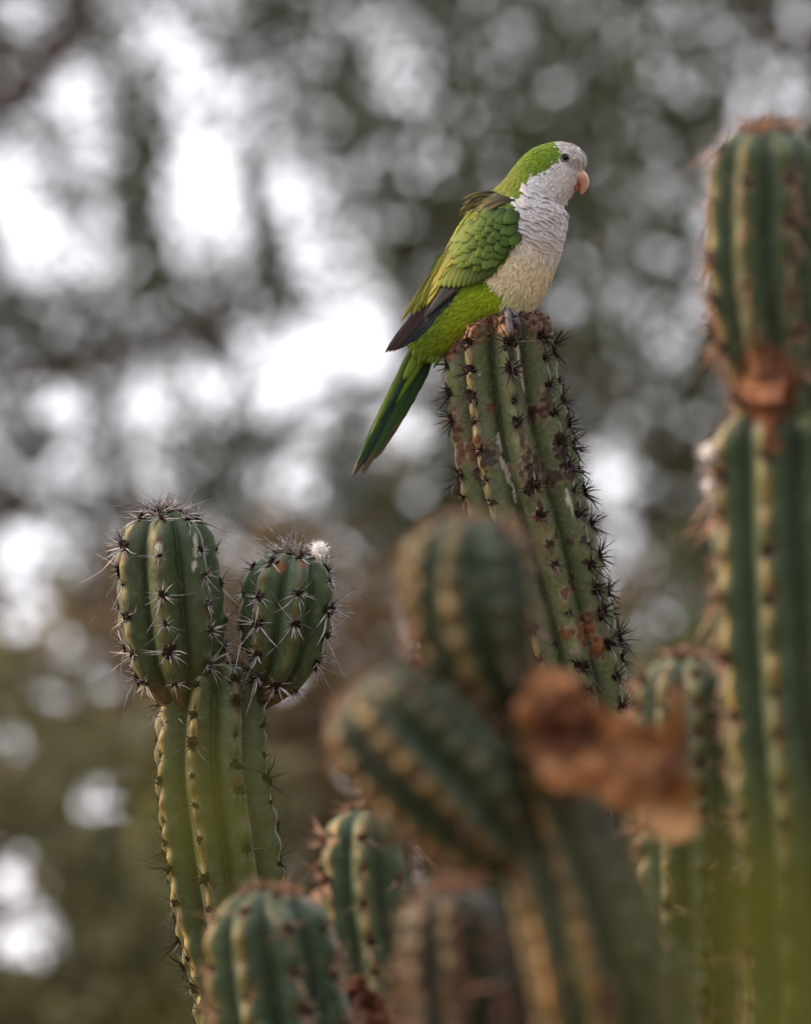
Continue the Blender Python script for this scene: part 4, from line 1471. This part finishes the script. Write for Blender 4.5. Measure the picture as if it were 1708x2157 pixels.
# beak
def horn(path, hw, ht, n=14):
    """curved horn: path in x, y; hw half width in depth, ht half height in the plane"""
    p = catmull(np.column_stack([path, hw, ht]), 6)
    T = np.gradient(p[:, :2], axis=0)
    T /= np.linalg.norm(T, axis=1)[:, None]
    V = []
    for q, t in zip(p, T):
        for j in range(n):
            a = 2 * math.pi * j / n
            V.append((q[0] - t[1] * q[3] * math.cos(a), q[1] + t[0] * q[3] * math.cos(a), q[2] * math.sin(a)))
    F = []
    m = len(p)
    for i in range(m - 1):
        for j in range(n):
            F.append([i * n + j, i * n + (j + 1) % n, (i + 1) * n + (j + 1) % n, (i + 1) * n + j])
    F.append(list(range(n - 1, -1, -1)))
    F.append([(m - 1) * n + j for j in range(n)])
    return np.array(V), F


bvv, bff = horn([(1204, 371), (1216, 370), (1225, 376), (1229, 388), (1227, 400), (1223, 410)], [24, 24, 20, 14, 7, 1.2], [15, 16, 14, 11, 7, 1.2])
beak = part('beak', FP.w(bvv), bff, M_BEAK, bird)
lv, lf_ = horn([(1192, 390), (1204, 393), (1213, 395), (1219, 393)], [20, 22, 17, 7], [10, 10.5, 8.5, 4])
part('lower_mandible', FP.w(lv), lf_, M_BEAK2, beak)


def ball(c, rx, ry, rz, n=16, m=10):
    V, F = [], []
    for i in range(m + 1):
        th = math.pi * i / m
        for j in range(n):
            a = 2 * math.pi * j / n
            V.append((c[0] + rx * math.sin(th) * math.cos(a), c[1] + ry * math.sin(th) * math.sin(a), c[2] + rz * math.cos(th)))
    for i in range(m):
        for j in range(n):
            F.append([i * n + j, (i + 1) * n + j, (i + 1) * n + (j + 1) % n, i * n + (j + 1) % n])
    return np.array(V), F


ez = surf(1188.5, 334)
for side in (1, -1):
    v, f = ball((1188.5, 334, (ez - 3) * side), 7.8, 6.9, 6.4)
    eye = part('eye', FP.w(v), f, M_EYE, bird)
    a = np.linspace(0, 2 * math.pi, 22)
    ringp = np.stack([1188.5 + 9 * np.cos(a), 334 + 7.9 * np.sin(a), np.array([surf(1188.5 + 9 * math.cos(q), 334 + 7.9 * math.sin(q)) + .6 for q in a]) * side], 1)
    v, f = tube(ringp, 1.6, 6, cap=False)
    part('eye_ring', FP.w(v), f, M_RING, eye)

# feet, toes wrapped over the cactus top
dg = bpy.context.evaluated_depsgraph_get()
pm = perch_stem.data
pl = world_loc(perch_stem)
cverts = [Vector(v.co) + Vector(pl) for v in pm.vertices]
cb = BVHTree.FromPolygons(cverts, [tuple(p.vertices) for p in pm.polygons])


def on_cactus(x, y, zdef, lift):
    """point on the near face of the cactus at picture x, y, raised by lift; zdef where the ray passes above it"""
    o_ = FP.w([(x, y, 400)])[0]
    h = cb.ray_cast(Vector(o_), Vector(FWD))
    if h[0] is None:
        return np.array((x, y, zdef))
    z = 400 - np.dot(np.array(h[0]) - o_, FWD) / FP.s
    return np.array((x, y, z + lift))


def build_foot(side):
    zf = 48 * side
    v, f = tube(catmull([(1062, 622, zf * .9), (1066, 645, zf), (1066, 657, zf + 2 * side)], 5), [11] * 10 + [8], 10)
    foot = part('foot', FP.w(v), f, M_TOE, bird)
    if side > 0:
        toes = [[(1066, 656, zf), on_cactus(1080, 662, zf + 34, 9), on_cactus(1087, 680, 95, 11), on_cactus(1091, 700, 100, 11), on_cactus(1092, 712, 100, 8)],
                [(1066, 656, zf), on_cactus(1068, 666, zf + 28, 9), on_cactus(1071, 684, 92, 10), on_cactus(1073, 698, 95, 10), on_cactus(1074, 706, 95, 7)],
                [(1066, 656, zf), (1045, 660, zf), (1024, 668, zf - 4), (1008, 676, zf - 8), (1000, 681, zf - 10)],
                [(1066, 656, zf), (1050, 660, zf - 14), (1030, 665, zf - 22), (1016, 670, zf - 26), (1008, 675, zf - 28)]]
    else:
        toes = [[(1066, 656, zf), (1085, 661, zf + 6), (1104, 667, zf + 4), (1116, 673, zf), (1122, 679, zf)],
                [(1066, 656, zf), (1080, 660, zf - 14), (1094, 667, zf - 24), (1104, 674, zf - 30), (1108, 680, zf - 34)],
                [(1066, 656, zf), (1045, 660, zf), (1024, 668, zf + 4), (1008, 676, zf + 8), (1000, 681, zf + 10)],
                [(1066, 656, zf), (1050, 660, zf - 12), (1034, 667, zf - 20), (1022, 674, zf - 24), (1016, 680, zf - 26)]]
    claws = []
    for tp in toes:
        c = catmull(tp, 6)
        rad = np.interp(np.linspace(0, 1, len(c)), [0, .25, .5, .8, 1], [8, 7, 7.2, 6, 4.6])
        rad = rad * (1 + .06 * np.sin(np.arange(len(c)) * 2.1))
        v, f = tube(c, rad, 10)
        toe = part('toe', FP.w(v), f, M_TOE, foot)
        dv = c[-1] - c[-4]
        dv = dv / np.linalg.norm(dv)
        cl = np.array([c[-2], c[-1] + dv * 4, c[-1] + dv * 8 + (0, 4, -3)])
        claws.append((cl, foot))
    for cl, ft in claws:
        v, f = tube(cl, [3.6, 2.4, .6], 7)
        part('claw', FP.w(v), f, M_CLAW, ft)
    return foot


for side in (1, -1):
    build_foot(side)
